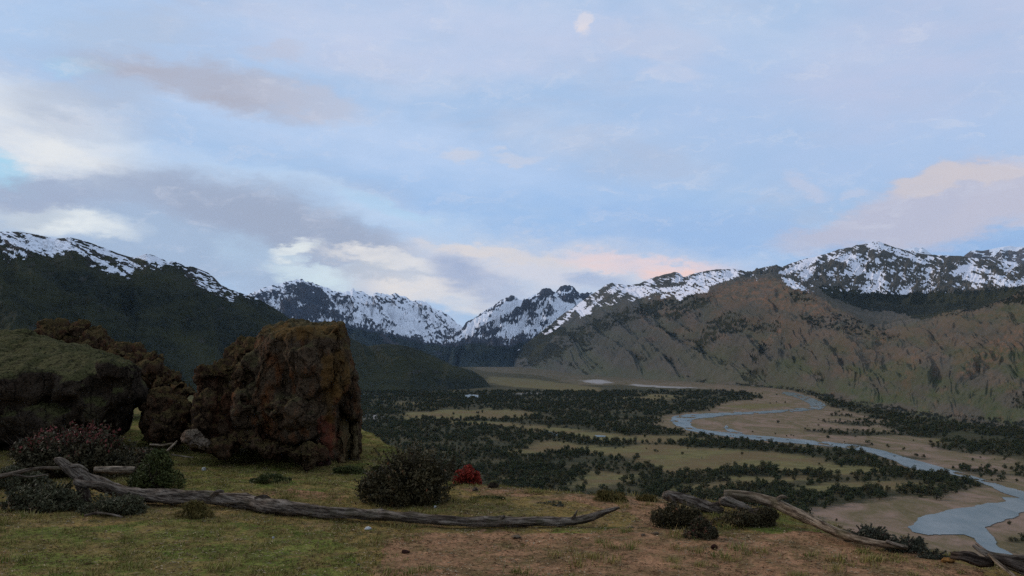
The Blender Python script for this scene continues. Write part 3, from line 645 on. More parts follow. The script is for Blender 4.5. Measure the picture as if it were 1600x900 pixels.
green = anyin(px_h + nn * 40, py_h + nn * 12, [[(230,690),(300,705),(420,700),(560,660),(640,700),(600,760),(480,770),(300,770),(230,760)], [(0,820),(240,810),(520,830),(580,900),(620,1000),(0,1000)], [(860,825),(1000,820),(1040,850),(960,900),(860,870)], [(180,500),(320,500),(320,700),(180,700)], [(1100,800),(1230,800),(1330,835),(1400,860),(1280,850),(1150,820)], [(1300,870),(1400,880),(1400,920),(1300,920)]]) * 1.0
farh = sstep(np.hypot(hx, hy) + 0 * hy, 24, 40)
m_, t, b = newmat('hill_turf'); M_HILL = m_
d_, g_, f_, _ = attr(t, 'mask'); pos = t.new('ShaderNodeNewGeometry').outputs['Position']
a1 = t.noise(pos, 0.9, 6, 0.65); a2 = t.noise(pos, 5, 6, 0.7); a3 = t.noise(pos, 28, 5, 0.7); a4 = t.noise(pos, 2.3, 5, 0.65, 0.6)
dry = t.mix(t.rng(a2, 0.35, 0.62), c3(0.31, 0.190, 0.058), c3(0.135, 0.104, 0.028))
dry = t.mix(t.rng(a4, 0.52, 0.62, 0, 0.7), dry, c3(0.21, 0.125, 0.062))
grn = t.mix(t.rng(a2, 0.38, 0.62), c3(0.080, 0.108, 0.016), c3(0.180, 0.185, 0.034))
grn = t.mix(t.rng(a4, 0.45, 0.57, 0, 0.8), grn, c3(0.24, 0.150, 0.050))
drt = t.mix(t.rng(a2, 0.36, 0.6), c3(0.40, 0.205, 0.105), c3(0.23, 0.120, 0.058))
drt = t.mix(t.rng(a4, 0.5, 0.62, 0, 0.55), drt, c3(0.085, 0.066, 0.022))
gm = t.rng(t.math('ADD', g_, t.math('MULTIPLY', t.math('SUBTRACT', a1, 0.5), 1.8)), 0.25, 0.65)
dm = t.rng(t.math('ADD', d_, t.math('MULTIPLY', t.math('SUBTRACT', a1, 0.5), 1.8)), 0.35, 0.75)
c = t.mix(gm, dry, grn); c = t.mix(dm, c, drt)
a5 = t.noise(t.mapping(pos, loc=(7, 3, 0)), 11, 6, 0.75, 0.5); a6 = t.noise(t.mapping(pos, loc=(1, 9, 0)), 3.6, 6, 0.7, 0.4)
c = t.mix(t.rng(a6, 0.50, 0.60, 0, 0.5), c, c3(0.075, 0.072, 0.020)); c = t.mix(t.rng(a5, 0.54, 0.64, 0, 0.6), c, c3(0.095, 0.055, 0.026)); c = t.mix(t.rng(a5, 0.34, 0.44, 0.45, 0), c, c3(0.36, 0.25, 0.11))
c = t.mix(t.rng(a3, 0.52, 0.64, 0, 0.7), c, c3(0.04, 0.028, 0.014)); c = t.mix(t.rng(a3, 0.32, 0.42, 0.6, 0), c, c3(0.33, 0.24, 0.13))
pb = t.voro(pos, 45)
c = t.mix(t.math('MULTIPLY', t.rng(pb, 0.10, 0.16, 0.8, 0), t.rng(a2, 0.5, 0.56)), c, c3(0.26, 0.20, 0.15))
c = t.mix(t.math('MULTIPLY', f_, 0.9), c, t.mix(t.rng(a1, .4, .6), c3(0.03, 0.03, 0.014), c3(0.06, 0.052, 0.024)))
t.l.new(c, b.inputs['Base Color'])
bump(t, b, t.math('ADD', t.math('MULTIPLY', a2, 1.0), t.math('MULTIPLY', a3, 0.35)), 0.9, 0.05)
nr, nc = len(rad), len(ang)
fc = gridf(nr, nc); i = np.arange(nr - 1) * nc
wrap = np.stack([i + nc - 1, i, i + nc, i + 2 * nc - 1], -1)
hv = np.stack([hx, hy, hzv], -1).reshape(-1, 3)
cen = len(hv); hv = np.vstack([hv, [[0, 0, hzs(0, 0)]]])
fan = np.stack([np.full(nc, cen), (np.arange(nc) + 1) % nc, np.arange(nc), np.full(nc, cen)], -1)
hm = mask4(dirtm, green, farh, 0).reshape(-1, 4); hm = np.vstack([hm, [[0, 1, 0, 0]]])
ho = mk('hill', hv, np.vstack([fc, wrap]), M_HILL, attrs={'mask': hm}); tag(ho, 'turf and bare earth of the viewpoint hilltop in the foreground', kind='structure')


# =================================================================== THINGS
# ------------------------------------------------------------------ rocks
def rock_mat(name, c1, c2, moss, rust, mossamt=0.5, rustamt=0.3, basered=0.0):
    m, t, b = newmat(name); g = t.new('ShaderNodeNewGeometry'); pos = g.outputs['Position']
    a1 = t.noise(pos, 1.1, 6, 0.65); a2 = t.noise(pos, 5.5, 6, 0.72); a3 = t.noise(t.mapping(pos, sc=(1, 1, .35)), 3.0, 6, 0.7, 0.8); a4 = t.noise(pos, 22, 4, 0.7)
    c = t.mix(t.rng(a2, 0.36, 0.62), c3(*c1), c3(*c2))
    c = t.mix(t.rng(a3, 0.5, 0.66, 0, rustamt * 2), c, c3(*rust))
    sp = t.new('ShaderNodeSeparateXYZ'); t.l.new(g.outputs['Normal'], sp.inputs[0])
    up = t.rng(sp.outputs[2], 0.25, 0.85, 0.0, 0.5)
    c = t.mix(t.rng(t.math('ADD', t.math('ADD', a1, t.math('MULTIPLY', a2, 0.6)), up), 0.86, 1.12, 0, mossamt), c, c3(*moss))
    c = t.mix(t.rng(a4, 0.52, 0.62, 0, 0.85), c, c3(c1[0] * .35, c1[1] * .35, c1[2] * .35))
    c = t.mix(t.rng(a4, 0.30, 0.42, 0.5, 0), c, c3(c2[0] * 2.1, c2[1] * 2.1, c2[2] * 1.9))
    if basered:
        r_, g_, b_, _ = attr(t, 'mask')
        c = t.mix(t.math('MULTIPLY', r_, t.rng(a2, 0.32, 0.56)), c, c3(0.21, 0.050, 0.028))
        c = t.mix(t.math('MULTIPLY', g_, t.rng(a3, 0.32, 0.56, .4, 1)), c, c3(0.17, 0.12, 0.055))
        c = t.mix(t.math('MULTIPLY', b_, t.rng(a3, 0.36, 0.6, .2, .9)), c, c3(0.17, 0.09, 0.025))
    ve = t.voro(t.vmath('ADD', t.mapping(pos, sc=(1, 1, .5)), t.scale(t.noise(pos, 3, 4, .6, color=True), .35)), 2.6, 'DISTANCE_TO_EDGE')
    ck = t.rng(ve, 0.0, 0.035, 0.55 if name in ('lichen_rock', 'dark_crag', 'mossy_slab') else 0.0, 0)
    c = t.mix(ck, c, c3(.012, .009, .007))
    t.l.new(c, b.inputs['Base Color'])
    bump(t, b, t.math('ADD', t.math('ADD', a2, t.math('MULTIPLY', a4, 0.6)), t.math('MULTIPLY', ck, -0.8)), 1.0, 0.09)
    return m
M_ROCK = rock_mat('lichen_rock', (0.066, 0.042, 0.026), (0.140, 0.092, 0.054), (0.110, 0.100, 0.036), (0.19, 0.066, 0.022), 0.5, 0.45, 1)
M_CRAG = rock_mat('dark_crag', (0.055, 0.032, 0.019), (0.110, 0.066, 0.036), (0.105, 0.085, 0.020), (0.13, 0.046, 0.022), 0.42, 0.35)
M_SLAB = rock_mat('mossy_slab', (0.044, 0.032, 0.022), (0.085, 0.060, 0.040), (0.098, 0.090, 0.034), (0.06, 0.03, 0.018), 0.95, 0.15)
M_PALE = rock_mat('pale_stone', (0.16, 0.11, 0.075), (0.28, 0.21, 0.15), (0.12, 0.10, 0.03), (0.20, 0.08, 0.03), 0.2, 0.3)
M_WHITE = rock_mat('white_stone', (0.66, 0.63, 0.58), (0.80, 0.78, 0.72), (0.4, 0.38, 0.3), (0.4, 0.33, 0.25), 0.1, 0.1)
M_DKST = rock_mat('dark_stone', (0.05, 0.02, 0.015), (0.08, 0.035, 0.025), (0.06, 0.03, 0.02), (0.1, 0.03, 0.02), 0.2, 0.3)
M_ORST = rock_mat('orange_stone', (0.22, 0.10, 0.03), (0.32, 0.16, 0.05), (0.3, 0.14, 0.04), (0.28, 0.10, 0.03), 0.2, 0.3)

def worley(P3, cell, seed):
    """nearest cell centre: returns F1, F2-F1, offset from the centre, two random numbers per cell"""
    q = P3 / cell; b0 = np.floor(q).astype(int); n = len(q); f1 = np.full(n, 9e9); f2 = np.full(n, 9e9); off = np.zeros((n, 3)); rid = np.zeros(n, int)
    for i in (-1, 0, 1):
        for j in (-1, 0, 1):
            for k in (-1, 0, 1):
                c = b0 + np.array([i, j, k]); h = _p[(_p[(_p[(c[:, 0] + seed) & 255] + c[:, 1]) & 255] + c[:, 2]) & 255]
                jit = np.stack([_p[(h + 11) & 255], _p[(h + 57) & 255], _p[(h + 131) & 255]], -1) / 255.0
                d = q - (c + jit); dd = np.sqrt((d * d).sum(1)); m = dd < f1
                f2 = np.where(m, f1, np.minimum(f2, dd)); off[m] = d[m]; rid[m] = h[m]; f1 = np.where(m, dd, f1)
    return f1, f2 - f1, off, rid
def layers(poly, spec):
    """spec: (D, scale about the centroid, dx, dy) -> 3-D points of one chunk of rock"""
    cx = sum(p[0] for p in poly) / len(poly); cy = sum(p[1] for p in poly) / len(poly); out = []
    for (D, sc, dx, dy) in spec:
        for (x, y) in poly: out.append(P(cx + (x - cx) * sc + dx, cy + (y - cy) * sc + dy, D))
    return out
def lump(cx, cy, rx, ry, D, dd, seed=0, n=40):
    r = random.Random(seed * 77 + int(cx)); out = []
    c = P(cx, cy, D); sx = rx / F * D; sz = ry / F * D
    for i in range(n):
        v = Vector((r.gauss(0, 1), r.gauss(0, 1), r.gauss(0, 1))).normalized(); k = r.uniform(0.86, 1.05)
        out.append(c + Vector((v.x * sx * k, v.y * dd * k, v.z * sz * k)))
    return out
def rock(name, chunks, mat, label, cat, vox=0.045, amp=0.07, crack=0.05, sc=0.5, group=None, maskf=None, seed=0.0, stretch=1.0, smooth_it=3, facet=0.0):
    bm = bmesh.new()
    for pts in chunks:
        vs = [bm.verts.new(p) for p in pts]
        r = bmesh.ops.convex_hull(bm, input=vs)
        bmesh.ops.delete(bm, geom=[v for v in r['geom_interior'] if isinstance(v, bmesh.types.BMVert)], context='VERTS')
    bmesh.ops.recalc_face_normals(bm, faces=bm.faces[:])
    me = bpy.data.meshes.new('tmp'); bm.to_mesh(me); bm.free()
    ob = bpy.data.objects.new('tmp', me); COL.objects.link(ob)
    md = ob.modifiers.new('r', 'REMESH'); md.mode = 'VOXEL'; md.voxel_size = vox
    m2 = ob.modifiers.new('s', 'SMOOTH'); m2.iterations = smooth_it; m2.factor = 0.5
    ev = ob.evaluated_get(bpy.context.evaluated_depsgraph_get()); nm = bpy.data.meshes.new_from_object(ev)
    bpy.data.objects.remove(ob); bpy.data.meshes.remove(me)
    n = len(nm.vertices); co = np.empty(n * 3, np.float32); nm.vertices.foreach_get('co', co); co = co.reshape(-1, 3).astype(float)
    no = np.empty(n * 3, np.float32); nm.vertices.foreach_get('normal', no); no = no.reshape(-1, 3)
    x, y, z = co.T; z_ = z / stretch
    d = fbm(x / sc, y / sc, z_ / sc + seed, 5, 0.55) * amp
    rg = ridged(x / (sc * 1.3) + 5, y / (sc * 1.3), z_ / (sc * 1.3) + seed, 3)
    d = d - sstep(rg, 1.15, 1.7) * crack + fbm(x / (sc * .2), y / (sc * .2), z / (sc * .2), 4, .6) * max(amp, facet * .5) * 0.34
    co2 = co + no * d[:, None]
    if facet:
        wp = np.stack([x, y, z / stretch], -1) + 0.12 * sc * np.stack([fbm(x / sc, y / sc, z / sc, 3), fbm(y / sc, z / sc, x / sc, 3), fbm(z / sc, x / sc, y / sc, 3)], -1)
        tot = 0
        for cs_, am in ((sc * 1.5, 1.0), (sc * .55, .42), (sc * .22, .17)):
            f1, df, off, rid = worley(wp, cs_, int(seed * 13) + 3); th_ = rid * 0.0246; ph = _p[(rid + 77) & 255] * 0.0123
            dirv = np.stack([np.cos(th_) * np.sin(ph), np.sin(th_) * np.sin(ph), np.cos(ph)], -1)
            tot = tot + am * ((off * dirv).sum(1) * 0.9 + (_p[(rid + 19) & 255] / 255 - .5) * .6 - 0.55 * (1 - sstep(df, 0, .16)))
        co2 = co2 + no * (tot * facet)[:, None]
    base = (float(x.mean()), float(y.mean()), float(co2[:, 2].min()))
    if maskf is not None:
        qx, qy = proj(*co2.T); a = nm.attributes.new('mask', 'FLOAT_COLOR', 'POINT'); a.data.foreach_set('color', maskf(qx, qy, co2, no).astype(np.float32).ravel())
    co2 = co2 - np.array(base)
    nm.vertices.foreach_set('co', co2.astype(np.float32).ravel()); nm.materials.clear(); nm.materials.append(mat); nm.update()
    nm.polygons.foreach_set('use_smooth', np.full(len(nm.polygons), True)); nm.name = name
    o = bpy.data.objects.new(name, nm); o.location = base; COL.objects.link(o)
    return tag(o, label, cat, group)

def mb_mask(qx, qy, c, no):
    n = fbm(qx / 9, qy / 9, 3, 4) * 6
    red = anyin(qx + n, qy + n, [[(496,655),(512,648),(524,668),(520,716),(500,702)], [(526,672),(540,668),(546,716),(530,724)]]) * 0.7
    tan = anyin(qx + n * .5, qy + n, [[(534,648),(556,650),(563,690),(556,735),(532,735),(528,690)]]) * 1.0
    och = anyin(qx + n, qy + n, [[(500,560),(540,540),(548,590),(530,625),(505,620)], [(505,590),(520,590),(520,660),(508,660)], [(420,510),(540,505),(540,530),(430,530)]]) * 0.8
    return mask4(red, tan, och, 0)
M_main = [(374,640),(380,600),(396,556),(406,528),(416,513),(440,508),(462,503),(500,506),(523,507),(532,506),(540,530),(544,565),(541,600),(524,640),(505,688),(440,696),(395,680)]
boulder = rock('boulder', [
    layers(M_main, [(12.9, 0.88, 0, 6), (13.7, 1.0, 0, 0), (15.6, 0.97, -4, 0), (16.8, 0.8, -6, 10)]),
    layers([(508,515),(523,506),(533,503),(541,528),(546,565),(540,610),(520,612),(505,570)], [(12.85, .9, 0, 0), (13.6, 1, 0, 0), (15, .9, 0, 0)]),
    layers([(440,515),(462,503),(488,506),(520,520),(525,600),(470,640),(440,600)], [(12.7, .8, 0, 0), (13.3, 1, 0, 0)]),
    layers([(486,600),(520,590),(528,640),(526,690),(515,724),(492,712),(482,660)], [(13.0, .85, 0, 0), (13.6, 1, 0, 0), (14.6, .9, 0, 0)]),
    layers([(530,560),(545,560),(554,585),(563,625),(567,660),(562,668),(548,652),(532,640),(520,610)], [(13.5, .85, 0, 0), (14.2, 1, 0, 0), (15.4, .85, -6, 0)]),
    layers([(522,640),(536,648),(541,690),(540,728),(524,726),(516,690)], [(13.6, .9, 0, 0), (14.2, 1, 0, 0), (14.8, .9, 0, 0)]),
    layers([(553,640),(566,650),(566,690),(556,736),(549,738),(552,690)], [(13.8, .9, 0, 0), (14.2, 1, 0, 0), (14.6, .9, 0, 0)]),
    layers([(530,645),(560,655),(562,700),(554,738),(528,732)], [(14.5, 1, 0, 0), (15.0, 1, 0, 0)]),
    lump(424, 520, 18, 12, 13.8, .5, 41), lump(462, 510, 16, 9, 14.2, .5, 42), lump(500, 513, 18, 9, 13.8, .5, 43), lump(531, 514, 9, 12, 13.5, .3, 44), lump(392, 572, 16, 26, 13.6, .5, 45), lump(380, 640, 18, 34, 13.3, .4, 46), lump(450, 640, 50, 30, 12.85, .3, 47), lump(480, 560, 40, 30, 12.8, .25, 48),
    ], M_ROCK, 'huge upright brown boulder with green and orange lichen and a red stained foot', 'boulder', 0.030, 0.045, 0.04, 0.62, maskf=mb_mask, facet=0.12, stretch=1.7, smooth_it=1)
rock('rock_outcrop', [
    layers([(356,580),(358,553),(366,541),(382,533),(402,531),(412,545),(415,600),(390,620),(362,610)], [(14.0, .8, 0, 4), (14.8, 1, 0, 0), (16.0, .9, 0, 0)]),
    layers([(308,612),(312,592),(325,575),(345,564),(358,566),(368,590),(372,650),(366,700),(318,700),(306,650)], [(13.7, .85, 0, 4), (14.3, 1, 0, 0), (15.8, .85, 0, 0)]),
    layers([(362,600),(368,582),(382,575),(394,582),(404,610),(418,650),(424,690),(390,704),(366,690)], [(13.2, .8, 0, 3), (13.6, 1, 0, 0), (14.8, .9, 0, 0)]),
    layers([(340,620),(352,598),(362,604),(372,640),(376,700),(340,706),(330,660)], [(13.3, .8, 0, 3), (13.6, 1, 0, 0), (14.5, .9, 0, 0)]),
    lump(330, 650, 24, 46, 13.6, 0.5, 1), lump(318, 690, 22, 22, 13.5, 0.4, 2), lump(350, 700, 26, 16, 13.2, 0.35, 3), lump(395, 690, 34, 20, 13.1, 0.4, 4),
    lump(440, 700, 42, 17, 13.0, 0.4, 5), lump(478, 708, 30, 12, 12.8, 0.35, 6), lump(336, 588, 26, 16, 14.0, 0.5, 7), lump(382, 590, 16, 14, 13.3, 0.3, 8), lump(412, 660, 18, 24, 13.1, .3, 9)],
    M_CRAG, 'jagged dark brown rock outcrop leaning against the left side of the huge boulder', 'rock', 0.026, 0.05, 0.06, 0.34, seed=3, stretch=2.0, facet=0.13, smooth_it=2)
rock('rock_outcrop', [layers([(222,640),(228,618),(245,609),(268,611),(290,622),(300,640),(300,680),(280,692),(240,690),(224,670)], [(14.8, .85, 0, 3), (15.4, 1, 0, 0), (17, .85, 0, 0)]),
    lump(282, 650, 20, 30, 15, 0.5, 3), lump(240, 640, 18, 30, 15, 0.5, 4), lump(295, 612, 13, 10, 17, .5, 5), lump(262, 665, 30, 26, 14.7, .4, 6), lump(302, 668, 10, 16, 14.6, .4, 8)],
    M_CRAG, 'low squarish mossy rock between the grassy gap and the jagged outcrop', 'rock', 0.03, 0.05, 0.05, 0.35, seed=8, stretch=1.5, facet=0.12)
rock('rock', [lump(303, 686, 17, 17, 13.0, 0.2, 1), lump(318, 694, 12, 10, 12.9, 0.15, 2)], M_PALE, 'pale pinkish rock at the foot of the jagged outcrop', 'rock', 0.016, 0.015, 0.01, 0.15, seed=2, facet=0.05)
# big slab on the left: green sloping top, dark undercut face
def slabpts(front_top, back_top, front_bot, Df, Db, Dbot):
    return [P(x, y, Df) for x, y in front_top] + [P(x, y, Db) for x, y in back_top] + [P(x, y, Dbot) for x, y in front_bot] + [P(x, y, Db) for x, y in front_bot]
def slab_mask(qx, qy, c, no): return mask4(0 * qx, 0 * qx, 0 * qx, 0)
rock('rock_slab', [slabpts([(-260,590),(-60,584),(60,584),(150,582),(200,578),(214,590)], [(-260,515),(-40,517),(30,515),(70,528),(130,547),(196,560),(208,566)], [(-260,720),(0,700),(120,690),(190,680),(202,668)], 14.4, 19.5, 15.0),
    lump(186, 580, 30, 22, 14.6, .7, 1), lump(196, 615, 20, 36, 14.8, .7, 2), lump(120, 600, 40, 30, 14.5, .4, 3), lump(20, 600, 60, 34, 14.4, .4, 4), lump(60, 655, 70, 30, 14.6, .4, 7), lump(196, 655, 10, 30, 15, .4, 9), lump(150, 640, 34, 34, 14.7, .5, 5)],
    M_SLAB, 'massive dark rock slab on the far left with a grassy sloping top', 'rock', 0.05, 0.07, 0.04, 0.9, seed=5, stretch=1.2, facet=0.07)
rr = [lump(82, 522, 17, 20, 24, .9, 1), lump(105, 530, 26, 18, 24, 1, 2), lump(132, 520, 17, 17, 24.5, 1, 3), lump(150, 540, 30, 24, 24, 1, 4), lump(175, 552, 26, 24, 24, 1, 5), lump(200, 562, 24, 24, 23, 1, 6), lump(222, 575, 24, 26, 22.5, 1, 7),
      lump(246, 588, 22, 26, 22, 1, 8), lump(262, 602, 18, 22, 21, 1, 9), lump(284, 612, 22, 14, 20.5, 1, 10), lump(120, 580, 60, 40, 24.5, 1.2, 11), lump(215, 612, 50, 34, 22.8, 1, 12), lump(70, 560, 40, 40, 25, 1, 13)]
rock('rock_ridge', rr, M_CRAG, 'rugged mossy rock ridge sloping down behind the big left slab', 'rock', 0.06, 0.12, 0.08, 0.6, seed=11, facet=0.26)

# ------------------------------------------------------------------ small stones
def stone(px, py, w, h, mat, label, seed, name='stone', cat='stone', dd=None, sink=0.3):
    p = ong(px, py); D = p.y; r = random.Random(seed); sx = w / F * D / 2; sz = h / F * D
    pts = []
    for i in range(26):
        v = Vector((r.gauss(0, 1), r.gauss(0, 1), r.gauss(0, 1))).normalized() * r.uniform(.85, 1.05)
        pts.append(p + Vector((v.x * sx, v.y * (dd or sx * .8), v.z * sz * 0.6 + sz * (0.6 - sink))))
    return rock(name, [pts], mat, label, cat, max(sx / 6, 0.004), sx * 0.12, sx * 0.05, sx * 1.2, seed=seed)
stone(574, 829, 15, 7, M_WHITE, 'white flat stone on the turf in front of the long fallen trunk', 1)
stone(319, 735, 8, 6, M_WHITE, 'small white stone on green turf below the pale pinkish rock', 2)
stone(427, 842, 5, 5, M_WHITE, 'tiny white stone on the turf left of the white flat stone', 3)
stone(413, 818, 4, 3, M_WHITE, 'tiny white chip close under the long fallen trunk', 4)
stone(806, 841, 22, 5, M_PALE, 'pale flat stone half buried in the turf right of the white flat stone', 5)
stone(634, 865, 16, 7, M_DKST, 'dark red stone lying on bare earth at the bottom centre', 6)
stone(1116, 858, 14, 9, M_DKST, 'dark stone standing on the bare earth right of centre', 7)
stone(1481, 880, 26, 9, M_ORST, 'orange stone in the turf beside the dark rotten stump', 8)
stone(680, 795, 5, 6, M_WHITE, 'small pale stone at the foot of the dark bush', 9)
stone(1005, 838, 9, 4, M_PALE, 'small tan stone on the yellow path near the log tip', 10)
stone(985, 826, 12, 4, M_PALE, 'thin tan stone on the yellow path beneath the upturned log tip', 12)
stone(1022, 835, 16, 4, M_PALE, 'wide tan stone on the yellow path right of the small tan stone', 13)
stone(560, 885, 7, 4, M_PALE, 'small tan stone at the bottom edge left of the dark red stone', 14)
stone(770, 762, 22, 14, M_SLAB, 'grey rounded stone on the hill edge right of the red shrub', 15, 'rock', 'rock')
stone(742, 768, 12, 8, M_PALE, 'pale stone under the red shrub', 16)

# ------------------------------------------------------------------ dead wood
m_, t, b = newmat('weathered_wood'); M_WOOD = m_
co_ = t.new('ShaderNodeAttribute', attribute_name='mask').outputs['Color']
st_ = t.mapping(co_, sc=(3, 16, 16)); st2 = t.mapping(co_, sc=(7, 55, 55))
a1 = t.noise(st_, 1.0, 5, .65, .4); a2 = t.noise(st2, 1.0, 5, .7); pos = t.new('ShaderNodeNewGeometry').outputs['Position']; a3 = t.noise(pos, 6, 4, .6)
c = t.mix(t.rng(a1, .36, .62), c3(0.27, 0.210, 0.155), c3(0.110, 0.078, 0.052)); c = t.mix(t.rng(a2, .45, .58, 0, .9), c, c3(0.030, 0.020, 0.015))
c = t.mix(t.rng(a2, .28, .42, .6, 0), c, c3(0.33, 0.27, 0.22)); c = t.mix(t.rng(a3, .52, .68, 0, .5), c, c3(0.07, 0.062, 0.03))
t.l.new(c, b.inputs['Base Color']); bump(t, b, t.math('ADD', a1, a2), 1.0, 0.02)
def darker(m, f, name):
    m2 = m.copy(); m2.name = name; t = NT(m2.node_tree); bb = t.n['Principled BSDF']; l = bb.inputs['Base Color'].links[0]; src = l.from_socket
    t.l.new(t.mix(1.0, src, c3(*f), 'MULTIPLY'), bb.inputs['Base Color']); return m2
M_WOODD = darker(M_WOOD, (0.45, 0.42, 0.42), 'rotten_wood'); M_WOODP = darker(M_WOOD, (1.25, 1.22, 1.12), 'bleached_wood')
def tube(pts, rad, seg=18, sub=10, rough=0.16, seed=0.0, flat=1.0):
    """gnarled tube along pts (Vectors) with radii; returns verts, quads, attr"""
    n = len(pts); out = []; R = []
    for i in range(n - 1):
        p0, p1, p2, p3 = pts[max(i - 1, 0)], pts[i], pts[i + 1], pts[min(i + 2, n - 1)]
        for k in range(sub):
            u = k / sub; out.append(0.5 * ((2 * p1) + (p2 - p0) * u + (2 * p0 - 5 * p1 + 4 * p2 - p3) * u * u + (3 * p1 - p0 - 3 * p2 + p3) * u ** 3)); R.append(rad[i] * (1 - u) + rad[i + 1] * u)
    out.append(pts[-1]); R.append(rad[-1]); N = len(out)
    V = []; AT = []; L = 0; up = Vector((0, 0, 1))
    for i, p in enumerate(out):
        t_ = (out[min(i + 1, N - 1)] - out[max(i - 1, 0)]).normalized(); s_ = t_.cross(up).normalized(); u_ = s_.cross(t_)
        if i: L += (p - out[i - 1]).length
        for j in range(seg):
            a = 2 * math.pi * j / seg; tw = a + L * 0.5
            V.append(list(p + (s_ * math.cos(a) + u_ * math.sin(a) * flat) * R[i])); AT.append((L, math.cos(tw) * R[i], math.sin(tw) * R[i], R[i]))
    V = np.array(V); AT = np.array(AT); Rr = AT[:, 3]; base = np.repeat(np.array([list(p) for p in out]), seg, 0)
    cs, sn = AT[:, 1] / Rr, AT[:, 2] / Rr
    nz = ridged(cs * 2.6 + seed, sn * 2.6, AT[:, 0] * 1.1, 4) * 1.1 - 1.1 + fbm(cs * 1.2, sn * 1.2 + seed, AT[:, 0] * 4, 4) * 1.3 + fbm(cs * 5, sn * 5 + seed, AT[:, 0] * 3, 2) * 0.5
    V = base + (V - base) * (1 + rough * nz)[:, None]
    q = gridf(N, seg); i = np.arange(N - 1) * seg; wr = np.stack([i + seg - 1, i, i + seg, i + 2 * seg - 1], -1); q = np.vstack([q, wr])
    c0 = len(V); V = np.vstack([V, [list(out[0] + (out[1] - out[0]).normalized() * R[0] * 0.25)], [list(out[-1] - (out[-1] - out[-2]).normalized() * R[-1] * .25)]])
    AT = np.vstack([AT, [0, 0, 0, 1], [L, 0, 0, 1]]); j = np.arange(seg); j2 = (j + 1) % seg
    f0 = np.stack([np.full(seg, c0), j2, j, np.full(seg, c0)], -1)[:, :3]; f1 = np.stack([np.full(seg, c0 + 1), (N - 1) * seg + j, (N - 1) * seg + j2], -1)
    faces = [tuple(map(int, x)) for x in q] + [tuple(map(int, x)) for x in f0] + [tuple(map(int, x)) for x in f1]
    AT[:, 3] = 1; return V, faces, AT
RS = 0.9
def limb(name, path, mat, parent=None, rough=.16, seed=0.0, seg=18, sub=10, flat=1.0):
    """path: (px, py, D, radius in px)"""
    pts = [P(x, y, D) for x, y, D, r in path]; rad = [r * RS / F * D for x, y, D, r in path]
    V, f, A = tube(pts, rad, seg, sub, rough, seed, flat); A[:, :3] += seed
    return mk(name, V, f, mat, attrs={'mask': A})
def log_thing(name, loc, parts, label, cat='log', group=None):
    root = empty(name, loc); tag(root, label, cat, group)
    for o in parts: rebase(o, root)
    return root
lp = [(86,717,9.98,2.5),(96,723,9.96,7),(116,737,9.95,10),(142,751,9.93,11),(172,763,9.88,10),(205,771,9.85,10),(240,775,9.8,11),(275,777,9.76,12),(305,776,9.72,10),(340,779,9.68,11),(380,784,9.6,12),(420,791,9.4,12),(470,796,9.25,10.5),(530,801,9.1,9),(580,804,9.0,9),(640,809,8.85,8.5),(690,813,8.75,8.5),(740,815,8.7,8.5),(790,815,8.7,8),(840,815,8.7,7.5),(880,815,8.7,7),(905,813,8.7,6.5),(925,808,8.68,6.5),(943,801,8.65,5),(958,796,8.63,3.5),(968,793,8.62,1.5)]
def drop_on(path):
    out = []
    for (x, y, D, r) in path: out.append((x, y, D, r))
    return out
base_ = ong(520, 812)
log_thing('fallen_trunk', base_, [limb('trunk', lp, M_WOOD, seed=1.0, rough=.22, sub=9, seg=22),
    limb('branch', [(118,752,9.75,6),(135,756,9.7,6),(160,757,9.68,5),(190,768,9.7,6),(225,777,9.68,6),(262,783,9.66,4),(300,784,9.65,2)], M_WOOD, seed=2, rough=.2, seg=10),
    limb('branch', [(122,748,9.8,7),(128,765,9.75,8),(132,785,9.7,9),(136,800,9.7,6)], M_WOODD, seed=3, rough=.3, seg=10),
    limb('branch', [(112,728,9.9,4),(125,728,9.9,3),(138,736,9.88,1.5)], M_WOOD, seed=4, rough=.2, seg=8, sub=5),
    limb('branch', [(893,813,8.68,3),(898,805,8.66,2.4),(902,797,8.65,1)], M_WOOD, seed=5, rough=.2, seg=8, sub=5),
    limb('branch', [(583,802,9.0,4),(590,797,8.98,2.5),(598,794,8.97,1)], M_WOOD, seed=6, rough=.2, seg=8, sub=5),
    limb('branch', [(782,813,8.68,4),(786,808,8.67,3),(788,805,8.67,2)], M_WOOD, seed=7, rough=.2, seg=8, sub=5),
    limb('branch', [(332,776,9.65,5),(340,769,9.6,4),(350,768,9.6,2)], M_WOOD, seed=8, rough=.3, seg=8, sub=5),
    limb('branch', [(400,780,9.5,5),(412,776,9.48,4),(422,780,9.46,3)], M_WOODD, seed=8.5, rough=.3, seg=8, sub=5)],
    'long grey twisted fallen trunk lying across the foreground turf')
def one_log(name, path, label, mat=None, extra=(), cat='log', **k):
    o = limb('trunk', path, mat or M_WOOD, **k); x, y, D, r = path[len(path) // 2]; p = P(x, y + r, D)
    return log_thing(name, p, [o] + list(extra), label, cat)
one_log('log', [(148,734,10.9,5),(175,734,10.9,6),(200,734.5,10.9,6),(211,735,10.9,6)], 'short pale sawn log lying behind the raised end of the long trunk', M_WOODP, seed=11, rough=.08)
one_log('dead_branch', [(-60,752,10.4,4),(-20,748,10.4,3.5),(20,740,10.4,4),(50,733,10.4,3),(80,731,10.4,2.6),(110,733,10.4,2)], 'thin grey branch arching over the scrub at the left edge', seed=12, rough=.2, seg=9, cat='branch',
        extra=[limb('twig', [(20,741,10.38,2),(45,745,10.35,1.6),(75,741,10.33,1)], M_WOOD, seed=13, seg=7)])
one_log('stick', [(234,695,12.3,1.6),(252,695.5,12.3,1.8),(270,693,12.3,1.5)], 'straight pale stick lying level near the low mossy rock', M_WOODP, seed=14, seg=8, cat='stick', rough=.1)
